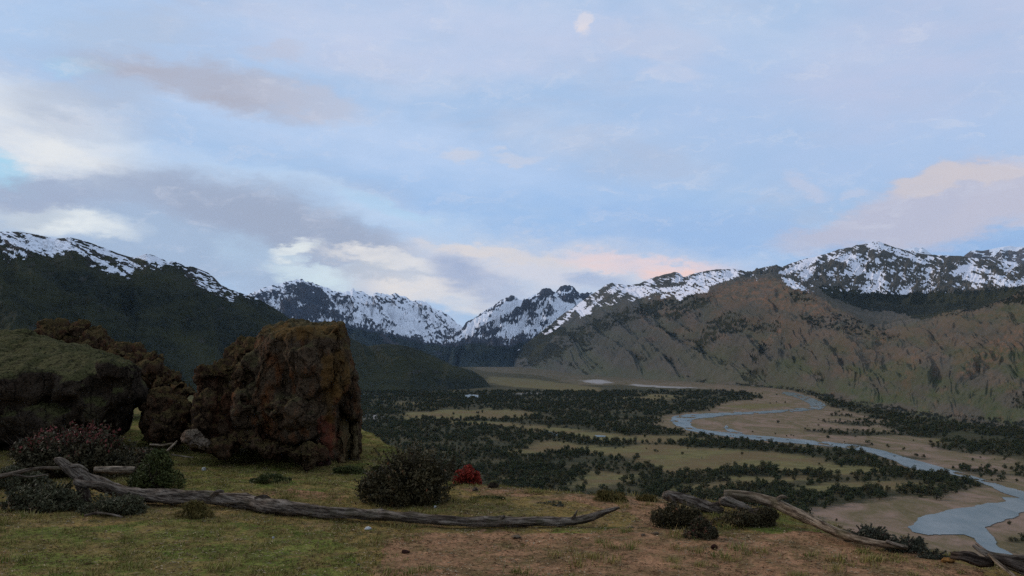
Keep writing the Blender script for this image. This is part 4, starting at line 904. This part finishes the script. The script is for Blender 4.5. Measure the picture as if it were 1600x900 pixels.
one_log('stick', [(259,707,12.0,1.6),(267,699,12.1,1.8),(277,689,12.2,1.4)], 'pale stick propped up at a slant across the level one', M_WOODP, seed=15, seg=8, cat='stick', rough=.1)
one_log('stick', [(268,710,11.6,1.2),(285,713,11.6,1.2),(302,715,11.6,1)], 'thin brown stick on the turf right of the slanted pale stick', seed=16, seg=8, cat='stick', rough=.1)
one_log('stick', [(132,806,8.9,1.8),(150,802,8.9,2.2),(168,803,8.9,2),(192,808,8.9,1.4)], 'curved grey stick on the turf below the raised end of the long trunk', seed=17, seg=8, cat='stick', rough=.15)
one_log('log', [(1036,771,9.1,3),(1042,774,9.1,7),(1060,778,9.1,8),(1080,784,9.08,9.5),(1100,791,9.05,9),(1118,797,9.0,7),(1130,799,9.0,5)], 'thick grey log resting on the round shrub left of the other logs', seed=21, rough=.3, seg=22,
        extra=[limb('branch', [(1046,775,9.05,4),(1052,783,9.0,4),(1056,790,8.98,2.5)], M_WOODD, seed=22, seg=8), limb('branch', [(1108,790,9.0,4),(1122,787,9.0,3.5),(1136,786,9.0,3)], M_WOOD, seed=23, seg=8)])
one_log('log', [(1124,784,8.9,4),(1132,783,8.9,8),(1148,788,8.88,8),(1164,794,8.86,7),(1176,798,8.85,4)], 'short split log between the thick grey log and the long sloping log', seed=24, rough=.3)
one_log('log', [(1168,799,8.75,3),(1184,803,8.73,7),(1200,807,8.7,9),(1210,811,8.7,8)], 'small broken log low down under the long sloping log', M_WOODD, seed=25, rough=.28)
one_log('log', [(1131,773,9.15,8),(1150,774,9.12,8.5),(1180,778,9.05,8.5),(1212,787,8.9,8.5),(1240,800,8.7,9),(1268,813,8.45,8.5),(1300,828,8.15,8),(1335,841,7.85,7),(1370,849,7.65,5.5),(1400,853,7.52,5),(1418,856,7.5,3)], 'long smooth pale log sloping down to the right along the hill edge', M_WOODP, seed=26, rough=.12, seg=22,
        extra=[limb('branch', [(1214,781,8.85,4),(1222,776,8.84,3),(1230,778,8.82,1.5)], M_WOODP, seed=27, seg=8), limb('branch', [(1385,846,7.55,3),(1398,850,7.5,2.4),(1412,855,7.45,1.2)], M_WOOD, seed=28, seg=8)])
one_log('stump', [(1488,868,6.95,6),(1500,869,6.9,7),(1515,872,6.88,9),(1532,877,6.85,8),(1550,880,6.85,7)], 'dark rotten stump at the bottom right corner of the hill', M_WOODD, seed=31, rough=.35, cat='stump',
        extra=[limb('root', [(1520,852,6.9,2),(1530,860,6.88,3),(1545,868,6.85,5),(1565,878,6.8,6),(1590,890,6.75,6),(1625,905,6.7,6)], M_WOOD, seed=32, seg=10),
               limb('root', [(1524,850,7.0,1.4),(1533,858,6.95,2.5),(1548,866,6.92,4),(1575,872,6.9,6),(1610,874,6.9,7),(1650,878,6.9,6)], M_WOOD, seed=33, seg=10),
               limb('root', [(1545,866,6.8,3),(1562,882,6.7,3),(1580,896,6.6,3),(1600,912,6.5,2)], M_WOODP, seed=34, seg=8),
               limb('root', [(1550,870,6.8,4),(1580,880,6.75,7),(1620,892,6.7,8)], M_WOODD, seed=35, seg=12, rough=.3)])

# ------------------------------------------------------------------ bushes
def leaf_mat(name, c1, c2, c3_=None, k3=0.0):
    m, t, b = newmat(name); r_, g_, b_, _ = attr(t, 'mask')
    c = t.mix(r_, c3(*c1), c3(*c2))
    if c3_: c = t.mix(t.math('MULTIPLY', t.rng(g_, 1 - k3, 1 - k3 + 0.1), 1.0), c, c3(*c3_))
    t.l.new(c, b.inputs['Base Color']); b.inputs['Specular IOR Level'].default_value = 0.15; b.inputs['Roughness'].default_value = .7
    return m
M_TWIG = newmat('twig_bark'); M_TWIG[2].inputs['Base Color'].default_value = (0.060, 0.042, 0.032, 1); M_TWIG = M_TWIG[0]
L_DARK = leaf_mat('dark_leaves', (0.030, 0.024, 0.010), (0.082, 0.060, 0.024), (0.15, 0.055, 0.02), .12)
L_RED = leaf_mat('red_leaves', (0.16, 0.022, 0.012), (0.34, 0.040, 0.022), (0.05, 0.03, 0.015), .2)
L_GREEN = leaf_mat('green_leaves', (0.034, 0.040, 0.010), (0.080, 0.082, 0.022), (0.10, 0.09, 0.03), .15)
L_MOUND = leaf_mat('brownish_leaves', (0.034, 0.029, 0.014), (0.082, 0.062, 0.028), (0.15, 0.034, 0.026), .24)
L_SCRUB = leaf_mat('olive_scrub_leaves', (0.045, 0.042, 0.020), (0.090, 0.080, 0.038), (0.09, 0.045, 0.028), .18)
L_GREY = leaf_mat('grey_leaves', (0.045, 0.045, 0.026), (0.085, 0.080, 0.050), (0.07, 0.035, 0.025), .25)
L_GOLD = leaf_mat('golden_leaves', (0.085, 0.065, 0.015), (0.15, 0.10, 0.028), (0.06, 0.06, 0.02), .2)
L_PURP = leaf_mat('dark_red_leaves', (0.045, 0.022, 0.016), (0.095, 0.044, 0.030), (0.32, 0.03, 0.035), .5)
def quads(c, size, rng, asp=2.0, upb=0.0):
    n = len(c); d = rng.normal(size=(n, 3)); d[:, 2] += upb; d /= np.linalg.norm(d, axis=1)[:, None]
    e = np.cross(d, rng.normal(size=(n, 3))); e /= np.linalg.norm(e, axis=1)[:, None]
    s = (size * rng.uniform(.6, 1.3, n))[:, None]
    a = c - e * s * .5; b_ = c + d * s * asp * .5 + e * 0; cc = c + e * s * .5; dd = c - d * s * asp * .5
    v = np.stack([a, b_, cc, dd], 1).reshape(-1, 3); f = np.arange(4 * n).reshape(-1, 4); return v, f
def bush(name, px, py, w, h, mat, label, n=6000, leaf=0.018, lobes=9, seed=0, dd=None, cat='bush', spiky=0.0, group=None, asp=2.0, topcol=None, upb=0.3, shell=0.55, sink=.03):
    rng = np.random.default_rng(seed + 100); p = ong(px, py); D = p.y; W_ = w / F * D / 2; H_ = h / F * D; dep = dd or W_ * .75
    p = Vector((p.x, D + dep * 0.4, hzs(p.x, D + dep * .4) - sink))
    L = []
    for i in range(lobes):
        a = rng.uniform(0, 2 * math.pi); r = rng.uniform(.2, .8); hh = rng.uniform(.22, .78) * (1 - 0.3 * r)
        L.append((math.cos(a) * r * W_, math.sin(a) * r * dep, hh * H_, rng.uniform(.18, .42) * W_, rng.uniform(.2, .42) * dep, rng.uniform(.14, .32) * H_))
    cs0 = .78 if spiky > .15 else 1.0; L.append((0, 0, .38 * H_, .62 * W_ * cs0, .62 * dep * cs0, .5 * H_ * cs0)); L.append((-.5 * W_, 0, .2 * H_, .45 * W_, .5 * dep, .28 * H_)); L.append((.5 * W_, 0, .2 * H_, .45 * W_, .5 * dep, .28 * H_))
    L = np.array(L); k = rng.integers(0, len(L), n); dr = rng.normal(size=(n, 3)); dr /= np.linalg.norm(dr, axis=1)[:, None]
    rr_ = rng.uniform(0, 1, n) ** (1 / 3.0) * (1 - shell) + shell * (1 - np.abs(rng.normal(0, .14, n)))
    ext = 1 + spiky * np.abs(rng.normal(0, 1, n)) * (rng.uniform(0, 1, n) < .25)
    c = L[k, :3] + dr * L[k, 3:] * (rr_ * ext)[:, None]
    if spiky:
        ns = max(14, int(n / 90)); dv = rng.normal(size=(ns, 3)); dv[:, 2] = np.abs(dv[:, 2]) * .9 + .15; dv /= np.linalg.norm(dv, axis=1)[:, None]; kk = 0
        tt = np.linspace(.55, 1.0, 22); le = rng.uniform(1.1, 1.15 + spiky * 2.2, ns); le = rng.uniform(.95, 1.05 + spiky * .7, ns); sp_ = np.array([0, 0, .18 * H_]) + dv[:, None] * np.array([W_ * .95, dep * .95, H_ * .82]) * (tt[None, :, None] * le[:, None, None]) + rng.normal(0, .012 * W_, (ns, 22, 3))
        c = np.vstack([c, sp_.reshape(-1, 3)])
    c = c[c[:, 2] > 0.005]; n = len(c)
    v, f = quads(c, leaf, rng, asp, upb)
    cl = fbm(c[:, 0] / (W_ * .3), c[:, 1] / (W_ * .3), c[:, 2] / (W_ * .3) + seed, 3)
    r = np.clip(.5 + cl * .8 + rng.normal(0, .22, n), 0, 1); g = np.clip(rng.uniform(0, 1, n) * .85 + cl * .25 + (0 if topcol is None else (c[:, 2] / H_ - .55) * topcol), 0, 1)
    A = np.repeat(np.stack([r, g, 0 * r, 0 * r + 1], -1), 4, 0)
    root = empty(name, p); tag(root, label, cat, group)
    o = mk('foliage', v, f, mat, smooth=False, attrs={'mask': A}); o.parent = root
    # twigs
    m = max(40, n // 35); ti = rng.integers(0, n, m); tip = c[ti] * (1 + rng.uniform(0, .30, m) * rng.uniform(0, 1, m))[:, None]; bs = np.stack([tip[:, 0] * .12, tip[:, 1] * .12, 0 * tip[:, 0]], -1)
    mid = (bs + tip) / 2 + rng.normal(0, .05 * W_, (m, 3)); V = []; Fc = []; th = max(W_ * .008, .002)
    for i in range(m):
        o0 = len(V)
        for q_, tt in ((bs[i], th), (mid[i], th * .8), (tip[i], th * .4)):
            for a in range(3): V.append((q_[0] + tt * math.cos(a * 2.1), q_[1] + tt * math.sin(a * 2.1), q_[2]))
        for s_ in range(2):
            for a in range(3): Fc.append((o0 + s_ * 3 + a, o0 + s_ * 3 + (a + 1) % 3, o0 + s_ * 3 + 3 + (a + 1) % 3, o0 + s_ * 3 + 3 + a))
    tw = mk('twigs', V, Fc, M_TWIG); tw.parent = root
    return root
bush('bush', 638, 792, 136, 84, L_DARK, 'large dark spiky bush standing in the middle of the hill edge', 15000, .017, 16, 1, spiky=.5, asp=2.6)
bush('bush', 600, 790, 80, 52, L_DARK, 'lower left shoulder bush pressed against the large dark spiky bush', 5000, .017, 9, 2, spiky=.5, asp=2.6)
bush('bush', 706, 752, 40, 44, L_DARK, 'small dark sprig bush between the large dark bush and the red shrub', 1500, .018, 6, 3, spiky=.4, asp=2.4)
bush('shrub', 729, 758, 50, 40, L_RED, 'bright red leaning shrub right of the large dark bush', 3600, .018, 9, 44, asp=2, cat='shrub')
bush('shrub', 105, 748, 205, 92, L_MOUND, 'wide rounded brown shrub with a reddish top in front of the left slab', 17000, .024, 14, 5, cat='shrub', topcol=1.0, spiky=.03)
bush('shrub', 238, 768, 96, 74, L_GREEN, 'dense green rounded shrub right of the wide brown shrub', 11000, .018, 8, 6, cat='shrub')
bush('shrub', 200, 738, 80, 48, L_MOUND, 'mid-height brown shrub joining the wide brown shrub to the dense green one', 5000, .022, 8, 16, cat='shrub')
bush('shrub', 418, 756, 66, 22, L_GREEN, 'flat green cushion shrub alone on the turf', 4500, .013, 7, 7, cat='shrub')
bush('shrub', 489, 728, 58, 24, L_PURP, 'low dark red shrub at the foot of the huge boulder', 4000, .014, 7, 8, cat='shrub', topcol=1.2)
bush('shrub', 545, 742, 56, 20, L_GREEN, 'low green shrub between the boulder foot and the large dark bush', 3500, .014, 7, 9, cat='shrub')
bush('shrub', 592, 740, 44, 18, L_GREEN, 'low green shrub touching the left side of the large dark bush', 2500, .014, 6, 19, cat='shrub')
bush('shrub', 1066, 828, 84, 46, L_DARK, 'dark round shrub beneath the thick grey log', 7500, .013, 9, 10, cat='shrub', spiky=.2)
bush('shrub', 1096, 842, 60, 44, L_MOUND, 'small brownish shrub in front of the dark round shrub', 5000, .012, 7, 11, cat='shrub')
bush('shrub', 1165, 826, 110, 36, L_DARK, 'flat dark shrub spreading under the short split logs', 7000, .013, 9, 12, cat='shrub')
bush('shrub', 1362, 848, 80, 28, L_GREY, 'grey leafed shrub behind the lower end of the long sloping log', 5000, .011, 8, 13, cat='shrub', spiky=.2)
bush('shrub', 1420, 864, 70, 30, L_GREY, 'grey leafed shrub at the lower tip of the long sloping log', 4500, .011, 8, 14, cat='shrub', spiky=.2)
bush('shrub', 1462, 874, 50, 20, L_GREY, 'low grey shrub left of the dark rotten stump', 2500, .011, 6, 15, cat='shrub', spiky=.2)
bush('grass_tussock', 955, 785, 60, 22, L_GOLD, 'golden grass tussock on the hill edge above the log tip', 3500, .010, 7, 20, cat='grass tussock', asp=5, upb=1.5)
bush('grass_tussock', 1012, 784, 36, 16, L_GOLD, 'smaller golden tussock just left of the thick grey log', 2000, .010, 5, 21, cat='grass tussock', asp=5, upb=1.5)
bush('grass_tussock', 300, 812, 70, 36, L_GOLD, 'dry brown tussock under the long trunk left of centre', 3000, .009, 6, 22, cat='grass tussock', asp=5, upb=1.5)
bush('shrub', 60, 800, 150, 46, L_SCRUB, 'low dark scrub below the thin grey branch at the left edge', 9000, .018, 10, 23, cat='shrub', spiky=.1, topcol=-.3)
bush('shrub', 170, 806, 110, 36, L_SCRUB, 'low olive scrub under the raised end of the long trunk', 6000, .017, 8, 24, cat='shrub', spiky=.1, topcol=-.3)
bush('shrub', 20, 765, 120, 40, L_SCRUB, 'dark scrub between the left edge and the wide brown shrub', 6000, .02, 8, 25, cat='shrub', topcol=-.3)
bush('shrub', 865, 790, 60, 10, L_GREY, 'flat grey green cushion on the hill edge above the long trunk', 2500, .010, 6, 26, cat='shrub')
bush('shrub', 760, 780, 70, 9, L_GREEN, 'flat green cushion right of the large dark bush', 2500, .010, 6, 27, cat='shrub')
bush('shrub', 232, 690, 30, 14, L_GREEN, 'small bright green shrub in front of the low mossy rock', 1500, .014, 5, 28, cat='shrub')

# ------------------------------------------------------------------ instancing by geometry nodes (only for stuff)
def scatter(name, pts, scl, rot, proto, label, tilt=None):
    me = bpy.data.meshes.new(name); me.vertices.add(len(pts)); me.vertices.foreach_set('co', np.asarray(pts, np.float32).ravel())
    a = me.attributes.new('scl', 'FLOAT_VECTOR', 'POINT'); a.data.foreach_set('vector', np.asarray(scl, np.float32).ravel())
    a = me.attributes.new('rot', 'FLOAT_VECTOR', 'POINT'); a.data.foreach_set('vector', np.asarray(rot, np.float32).ravel())
    o = bpy.data.objects.new(name, me); COL.objects.link(o)
    ng = bpy.data.node_groups.new(name, 'GeometryNodeTree'); ng.interface.new_socket('Geometry', in_out='INPUT', socket_type='NodeSocketGeometry'); ng.interface.new_socket('Geometry', in_out='OUTPUT', socket_type='NodeSocketGeometry')
    N = ng.nodes; l = ng.links; gi = N.new('NodeGroupInput'); go_ = N.new('NodeGroupOutput'); ip = N.new('GeometryNodeInstanceOnPoints'); m2p = N.new('GeometryNodeMeshToPoints')
    oi = N.new('GeometryNodeObjectInfo'); oi.inputs[0].default_value = proto; oi.inputs['As Instance'].default_value = True
    s_ = N.new('GeometryNodeInputNamedAttribute'); s_.data_type = 'FLOAT_VECTOR'; s_.inputs[0].default_value = 'scl'
    r_ = N.new('GeometryNodeInputNamedAttribute'); r_.data_type = 'FLOAT_VECTOR'; r_.inputs[0].default_value = 'rot'
    e2 = N.new('FunctionNodeEulerToRotation')
    l.new(gi.outputs[0], m2p.inputs[0]); l.new(m2p.outputs[0], ip.inputs['Points']); l.new(oi.outputs['Geometry'], ip.inputs['Instance']); l.new(s_.outputs[0], ip.inputs['Scale']); l.new(r_.outputs[0], e2.inputs[0]); l.new(e2.outputs[0], ip.inputs['Rotation']); l.new(ip.outputs[0], go_.inputs[0])
    md = o.modifiers.new('scatter', 'NODES'); md.node_group = ng
    return tag(o, label, kind='stuff')

# ------------------------------------------------------------------ valley trees
m_, t, b = newmat('beech_leaves'); M_TREE = m_
r_, g_, b_, _ = attr(t, 'mask'); oi = t.new('ShaderNodeObjectInfo').outputs['Random']
c = t.mix(r_, c3(0.030, 0.037, 0.016), c3(0.078, 0.082, 0.036)); c = t.mix(t.rng(oi, .5, 1.0, 0, .8), c, c3(0.085, 0.066, 0.030)); t.l.new(c, b.inputs['Base Color'])
def tree_parts(seed, n=250):
    rng = np.random.default_rng(seed); L = []
    for i in range(8):
        a = rng.uniform(0, 6.28); r = rng.uniform(.1, .32); L.append((math.cos(a) * r, math.sin(a) * r, rng.uniform(.16, .72), rng.uniform(.13, .26), rng.uniform(.13, .24), rng.uniform(.11, .2)))
    L.append((0, 0, .42, .32, .32, .38)); L = np.array(L); k = rng.integers(0, len(L), n); d = rng.normal(size=(n, 3)); d /= np.linalg.norm(d, axis=1)[:, None]
    c = L[k, :3] + d * L[k, 3:] * (rng.uniform(.55, 1.08, n))[:, None]; v, f = quads(c, .105, rng, 1.2); r = np.clip(rng.normal(.45, .28, n), 0, 1)
    A = np.repeat(np.stack([r, r, r, 0 * r + 1], -1), 4, 0)
    tv = []; tf = []
    for (z, rr2, ox, oy) in ((-.06, .035, 0, 0), (.22, .026, .02, .01), (.5, .015, .0, .03), (.78, .005, .02, 0)):
        for a in range(6): tv.append((ox + rr2 * math.cos(a * 1.047), oy + rr2 * math.sin(a * 1.047), z))
    for s_ in range(3):
        for a in range(6): tf.append((s_ * 6 + a, s_ * 6 + (a + 1) % 6, s_ * 6 + 6 + (a + 1) % 6, s_ * 6 + 6 + a))
    for (x1, y1, z1, z0) in ((.26, .05, .55, .3), (-.22, .12, .5, .26), (.02, -.25, .6, .36)):
        o0 = len(tv)
        for (x, y, z, r_) in ((0, 0, z0, .015), (x1, y1, z1, .005)):
            for a in range(3): tv.append((x + r_ * math.cos(a * 2.1), y + r_ * math.sin(a * 2.1), z))
        for a in range(3): tf.append((o0 + a, o0 + (a + 1) % 3, o0 + 3 + (a + 1) % 3, o0 + 3 + a))
    return v, f, A, tv, tf
protos = []
for i in range(5):
    v, f, A, tv, tf = tree_parts(40 + i); nv = len(v)
    allf = [tuple(map(int, q)) for q in f] + [tuple(q_ + nv for q_ in q) for q in tf]
    o = mk('wood_tree_source', np.vstack([v, tv]), allf, M_TREE, smooth=False, attrs={'mask': np.vstack([A, np.tile([.3, .3, .3, 1], (len(tv), 1))])}); o.data.materials.append(M_TWIG)
    mi = np.zeros(len(allf), np.int32); mi[len(f):] = 1; o.data.polygons.foreach_set('material_index', mi)
    COL.objects.unlink(o); protos.append(o)
rng = np.random.default_rng(5)
def cand(D0, D1, dens, p0=-60, p1=1720):
    A_ = (p1 - p0) / F * (D1 ** 2 - D0 ** 2) / 2; n = int(A_ * dens); D = np.sqrt(rng.uniform(D0 ** 2, D1 ** 2, n)); px = rng.uniform(p0, p1, n); return (px - 800) / F / CT * D, D
xs, ys = [], []
for a in ((430, 1000, 1 / 34), (1000, 1700, 1 / 60), (1700, 2900, 1 / 130)):
    x, y = cand(*a); xs.append(x); ys.append(y)
xs = np.concatenate(xs); ys = np.concatenate(ys)
qx, qy = proj(xs, ys, 0 * xs)
jx_, jy_ = xs + rng.normal(0, 5, len(xs)), ys + rng.normal(0, 7, len(xs)) * ys / 1100; jqx, jqy = proj(jx_, jy_, 0 * xs); g1, m1, w1, s1 = valley_masks(jx_, jy_, jqx, jqy)
wx, wy = vwarp(xs, ys, qx, qy)
wat = anyin(qx, qy, WATER + [p[0] for p in PONDS]) | anyin(qx, qy + 2, WATER) | anyin(qx, qy - 3, WATER)
thin = fbm(xs / 45, ys / 45, 3, 4); brown = sstep(fbm(xs / 160, ys / 160, 8, 3), 0.05, 0.3)
pr = np.where(thin > -0.28, 1.0, 0.25) * (1 - 0.65 * brown)
pr = np.where(g1 > .5, s1 * .7 + .006 + 0.05 * (thin > .38), pr); pr = np.where(m1 > .5, 0.008 + 0.07 * (thin > .42), pr); pr = np.where((w1 > .5) | wat, 0, pr)
pr = np.where(qy > interp(qx, D_foot) + 1.0, pr, 0) * (hz(xs, ys) < 0.5)
pr = np.where((qx < 780) & (qy < 606), 0, pr)
keep = rng.uniform(0, 1, len(xs)) < pr
g1k = g1[keep]; xs, ys, qx, qy, iso = xs[keep], ys[keep], qx[keep], qy[keep], ((m1 > .5) | (g1 > .5))[keep]
hgt = np.clip(rng.gamma(6, .95, len(xs)), 2.2, 9.5) * np.where(iso, .7, 1) * (1 + 0.25 * (ys > 1700)); kind = rng.integers(0, 5, len(xs)); rz = rng.uniform(0, 6.28, len(xs)); wd = rng.uniform(.9, 1.35, len(xs))
inv = (qx > 560) & (qx < 1600) & (qy < interp(qx, EDGE) - 3)
big = np.zeros(len(xs), bool)
isoi = np.where(iso & inv & (ys < 1500))[0]; isoi = isoi[np.argsort(ys[isoi])][:110]; big[isoi] = True
near = np.where(~iso & inv)[0]; near = near[np.argsort(ys[near])][:150]; big[near] = True
for k in range(5):
    s_ = (kind == k) & ~big
    scatter('woodland', np.stack([xs[s_], ys[s_], 0 * xs[s_]], -1), np.stack([hgt[s_] * wd[s_], hgt[s_] * wd[s_], hgt[s_]], -1), np.stack([0 * rz[s_], 0 * rz[s_], rz[s_]], -1), protos[k], 'dark low beech woodland spread over the valley floor')
tparts = []
for i in range(5):
    v, f, A, tv, tf = tree_parts(40 + i)
    c_ = mk('crown', v, f, M_TREE, smooth=False, attrs={'mask': A}); t_ = mk('trunk', tv, tf, M_TWIG); COL.objects.unlink(c_); COL.objects.unlink(t_); tparts.append((c_, t_))
for i in np.where(big)[0]:
    root = empty('beech_tree', (float(xs[i]), float(ys[i]), 0.0)); root.rotation_euler = (0, 0, float(rz[i])); root.scale = (float(hgt[i] * wd[i]), float(hgt[i] * wd[i]), float(hgt[i]))
    if iso[i]:
        where = 'gravel flats beside the river' if g1k[i] > .5 else ('tan meadow directly above the right logs' if qy[i] > 744 and qx[i] > 1040 else ('small tan meadow above the golden tussock' if qy[i] > 742 else ('wide tan meadow left of the river' if qx[i] > 985 and qy[i] > 692 else 'brown strips of meadow in the middle of the valley')))
        tag(root, 'small dark tree standing apart on the ' + where, 'tree', 'lone trees on the ' + where)
    else: tag(root, 'dark green beech tree at the near edge of the valley woodland below the hill', 'tree', 'trees of the near woodland edge')
    for src in tparts[kind[i]]:
        q_ = src.copy(); COL.objects.link(q_); q_.parent = root
print('trees', len(xs), int(big.sum()))

# ------------------------------------------------------------------ turf
m_, t, b = newmat('grass_blades'); r_, g_, b_, _ = attr(t, 'mask'); oi = t.new('ShaderNodeObjectInfo').outputs['Random']
c = t.mix(oi, c3(0.100, 0.120, 0.022), c3(0.25, 0.185, 0.055)); c = t.mix(t.rng(r_, .6, .9), c, c3(0.32, 0.23, 0.10)); t.l.new(c, b.inputs['Base Color'])
def tuft(nb, hgt_, spread, seed):
    rng = np.random.default_rng(seed); V = []; Fc = []; A = []
    for i in range(nb):
        x, y = rng.normal(0, spread, 2); a = rng.uniform(0, 6.28); h = hgt_ * rng.uniform(.5, 1.2); w_ = .0022; le = rng.uniform(.2, .9) * h; r = rng.uniform(0, 1); o0 = len(V)
        for (tt, ww) in ((0, w_), (.5, w_ * .8), (1, 0.0004)):
            bx = x + math.cos(a) * le * tt ** 1.7; by = y + math.sin(a) * le * tt ** 1.7; z = h * tt - .004
            V += [(bx - math.sin(a) * ww, by + math.cos(a) * ww, z), (bx + math.sin(a) * ww, by - math.cos(a) * ww, z)]; A += [(r, r, r, 1)] * 2
        Fc += [(o0, o0 + 1, o0 + 3, o0 + 2), (o0 + 2, o0 + 3, o0 + 5, o0 + 4)]
    o = mk('turf_source', V, Fc, m_, smooth=False, attrs={'mask': np.array(A)}); COL.objects.unlink(o); return o
n = 90000; D = np.sqrt(rng.uniform(4.8 ** 2, 19 ** 2, n)); px = rng.uniform(-60, 1660, n); x = (px - 800) / F / CT * D
z = hz(x, D); qx, qy = proj(x, D, z); k1 = fbm(x / .9, D / .9, 3, 4); k2 = fbm(x / .35, D / .35, 9, 3)
dm_ = np.maximum(sstep(qx, 560, 700) * sstep(qy, 800, 850) * (qx < 1560), (qx > 800) * (qx < 1060) * (qy > 772)); pr = np.clip(.7 - 1.0 * dm_ + k1 * .9 + k2 * .5, .02, 1); kp = (rng.uniform(0, 1, n) < pr) & (qy > interp(qx, EDGE) - 6)
x, D, z = x[kp], D[kp], z[kp]
for j in range(2):
    s_ = (np.arange(len(x)) % 2) == j; m = int(s_.sum()); sc_ = rng.uniform(.5, 1.15, m) * (1 + .5 * (k2[kp][s_] > .3))
    scatter('turf', np.stack([x[s_], D[s_], z[s_]], -1), np.stack([sc_, sc_, sc_ * rng.uniform(.7, 1.2, m)], -1), np.stack([rng.normal(0, .1, m), rng.normal(0, .1, m), rng.uniform(0, 6.28, m)], -1), tuft(12, .021, .024, 5 + j), 'short mixed green and dry grass of the hilltop')
n = 1500; D = np.sqrt(rng.uniform(5 ** 2, 16 ** 2, n)); px = rng.uniform(-60, 1660, n); x = (px - 800) / F / CT * D; z = hz(x, D); qx, qy = proj(x, D, z)
kp = (fbm(x / 1.1, D / 1.1, 14, 3) > 0.02) & (qy > interp(qx, EDGE) - 2); x, D, z = x[kp], D[kp], z[kp]; m = len(x); sc_ = rng.uniform(.5, 1.5, m)
scatter('turf', np.stack([x, D, z], -1), np.stack([sc_, sc_, sc_], -1), np.stack([0 * x, 0 * x, rng.uniform(0, 6.28, m)], -1), tuft(60, .045, .035, 9), 'scattered thicker grass tufts of the hilltop')
# fallen leaves, bark chips and straw
m_, t, b = newmat('litter'); oi = t.new('ShaderNodeObjectInfo').outputs['Random']; t.l.new(t.mix(t.rng(oi, 0, .6), c3(0.06, 0.03, 0.015), t.mix(t.rng(oi, .6, 1), c3(0.17, 0.10, 0.05), c3(0.40, 0.32, 0.20))), b.inputs['Base Color'])
lv = []; lf = []
for i in range(9):
    cx_, cy_, a_, l_, w_ = random.uniform(-.12, .12), random.uniform(-.12, .12), random.uniform(0, 6.28), random.uniform(.006, .022), random.uniform(.003, .006); o0 = len(lv); zz = random.uniform(.003, .009)
    for (u_, v_, h_) in ((-1, 0, 0), (0, -1, .003), (1, 0, 0), (0, 1, .004)): lv.append((cx_ + math.cos(a_) * u_ * l_ - math.sin(a_) * v_ * w_, cy_ + math.sin(a_) * u_ * l_ + math.cos(a_) * v_ * w_, zz + h_))
    lf.append((o0, o0 + 1, o0 + 2, o0 + 3))
lo = mk('litter_source', lv, lf, m_, smooth=False); COL.objects.unlink(lo)
n = 9000; D = np.sqrt(rng.uniform(5 ** 2, 15 ** 2, n)); px = rng.uniform(-60, 1660, n); x = (px - 800) / F / CT * D; z = hz(x, D); qx, qy = proj(x, D, z); kp = qy > interp(qx, EDGE) + 2; x, D, z = x[kp], D[kp], z[kp]; m = len(x); sc_ = rng.uniform(.6, 1.6, m)
scatter('litter', np.stack([x, D, z], -1), np.stack([sc_, sc_, sc_], -1), np.stack([0 * x, 0 * x, rng.uniform(0, 6.28, m)], -1), lo, 'fallen leaves, straw and bark chips on the ground')

# ------------------------------------------------------------------ haze
m_ = bpy.data.materials.new('valley_haze'); m_.use_nodes = True; t = NT(m_.node_tree); t.n.remove(t.n['Principled BSDF'])
pv = t.new('ShaderNodeVolumePrincipled'); pv.inputs['Color'].default_value = (0.50, 0.74, 1.0, 1); pv.inputs['Density'].default_value = 0.9e-5
pv.inputs['Anisotropy'].default_value = 0.0
t.l.new(pv.outputs[0], t.n['Material Output'].inputs['Volume'])
E_ = 21000; zb, zt = -2.5, 1500
hb = mk('haze', [(sx * E_, sy * E_, z) for z in (zb, zt) for sx, sy in ((-1, -1), (1, -1), (1, 1), (-1, 1))], [(3, 2, 1, 0), (4, 5, 6, 7), (0, 1, 5, 4), (1, 2, 6, 5), (2, 3, 7, 6), (3, 0, 4, 7)], m_, smooth=False)
tag(hb, 'thin blue evening air filling the valley', kind='stuff')
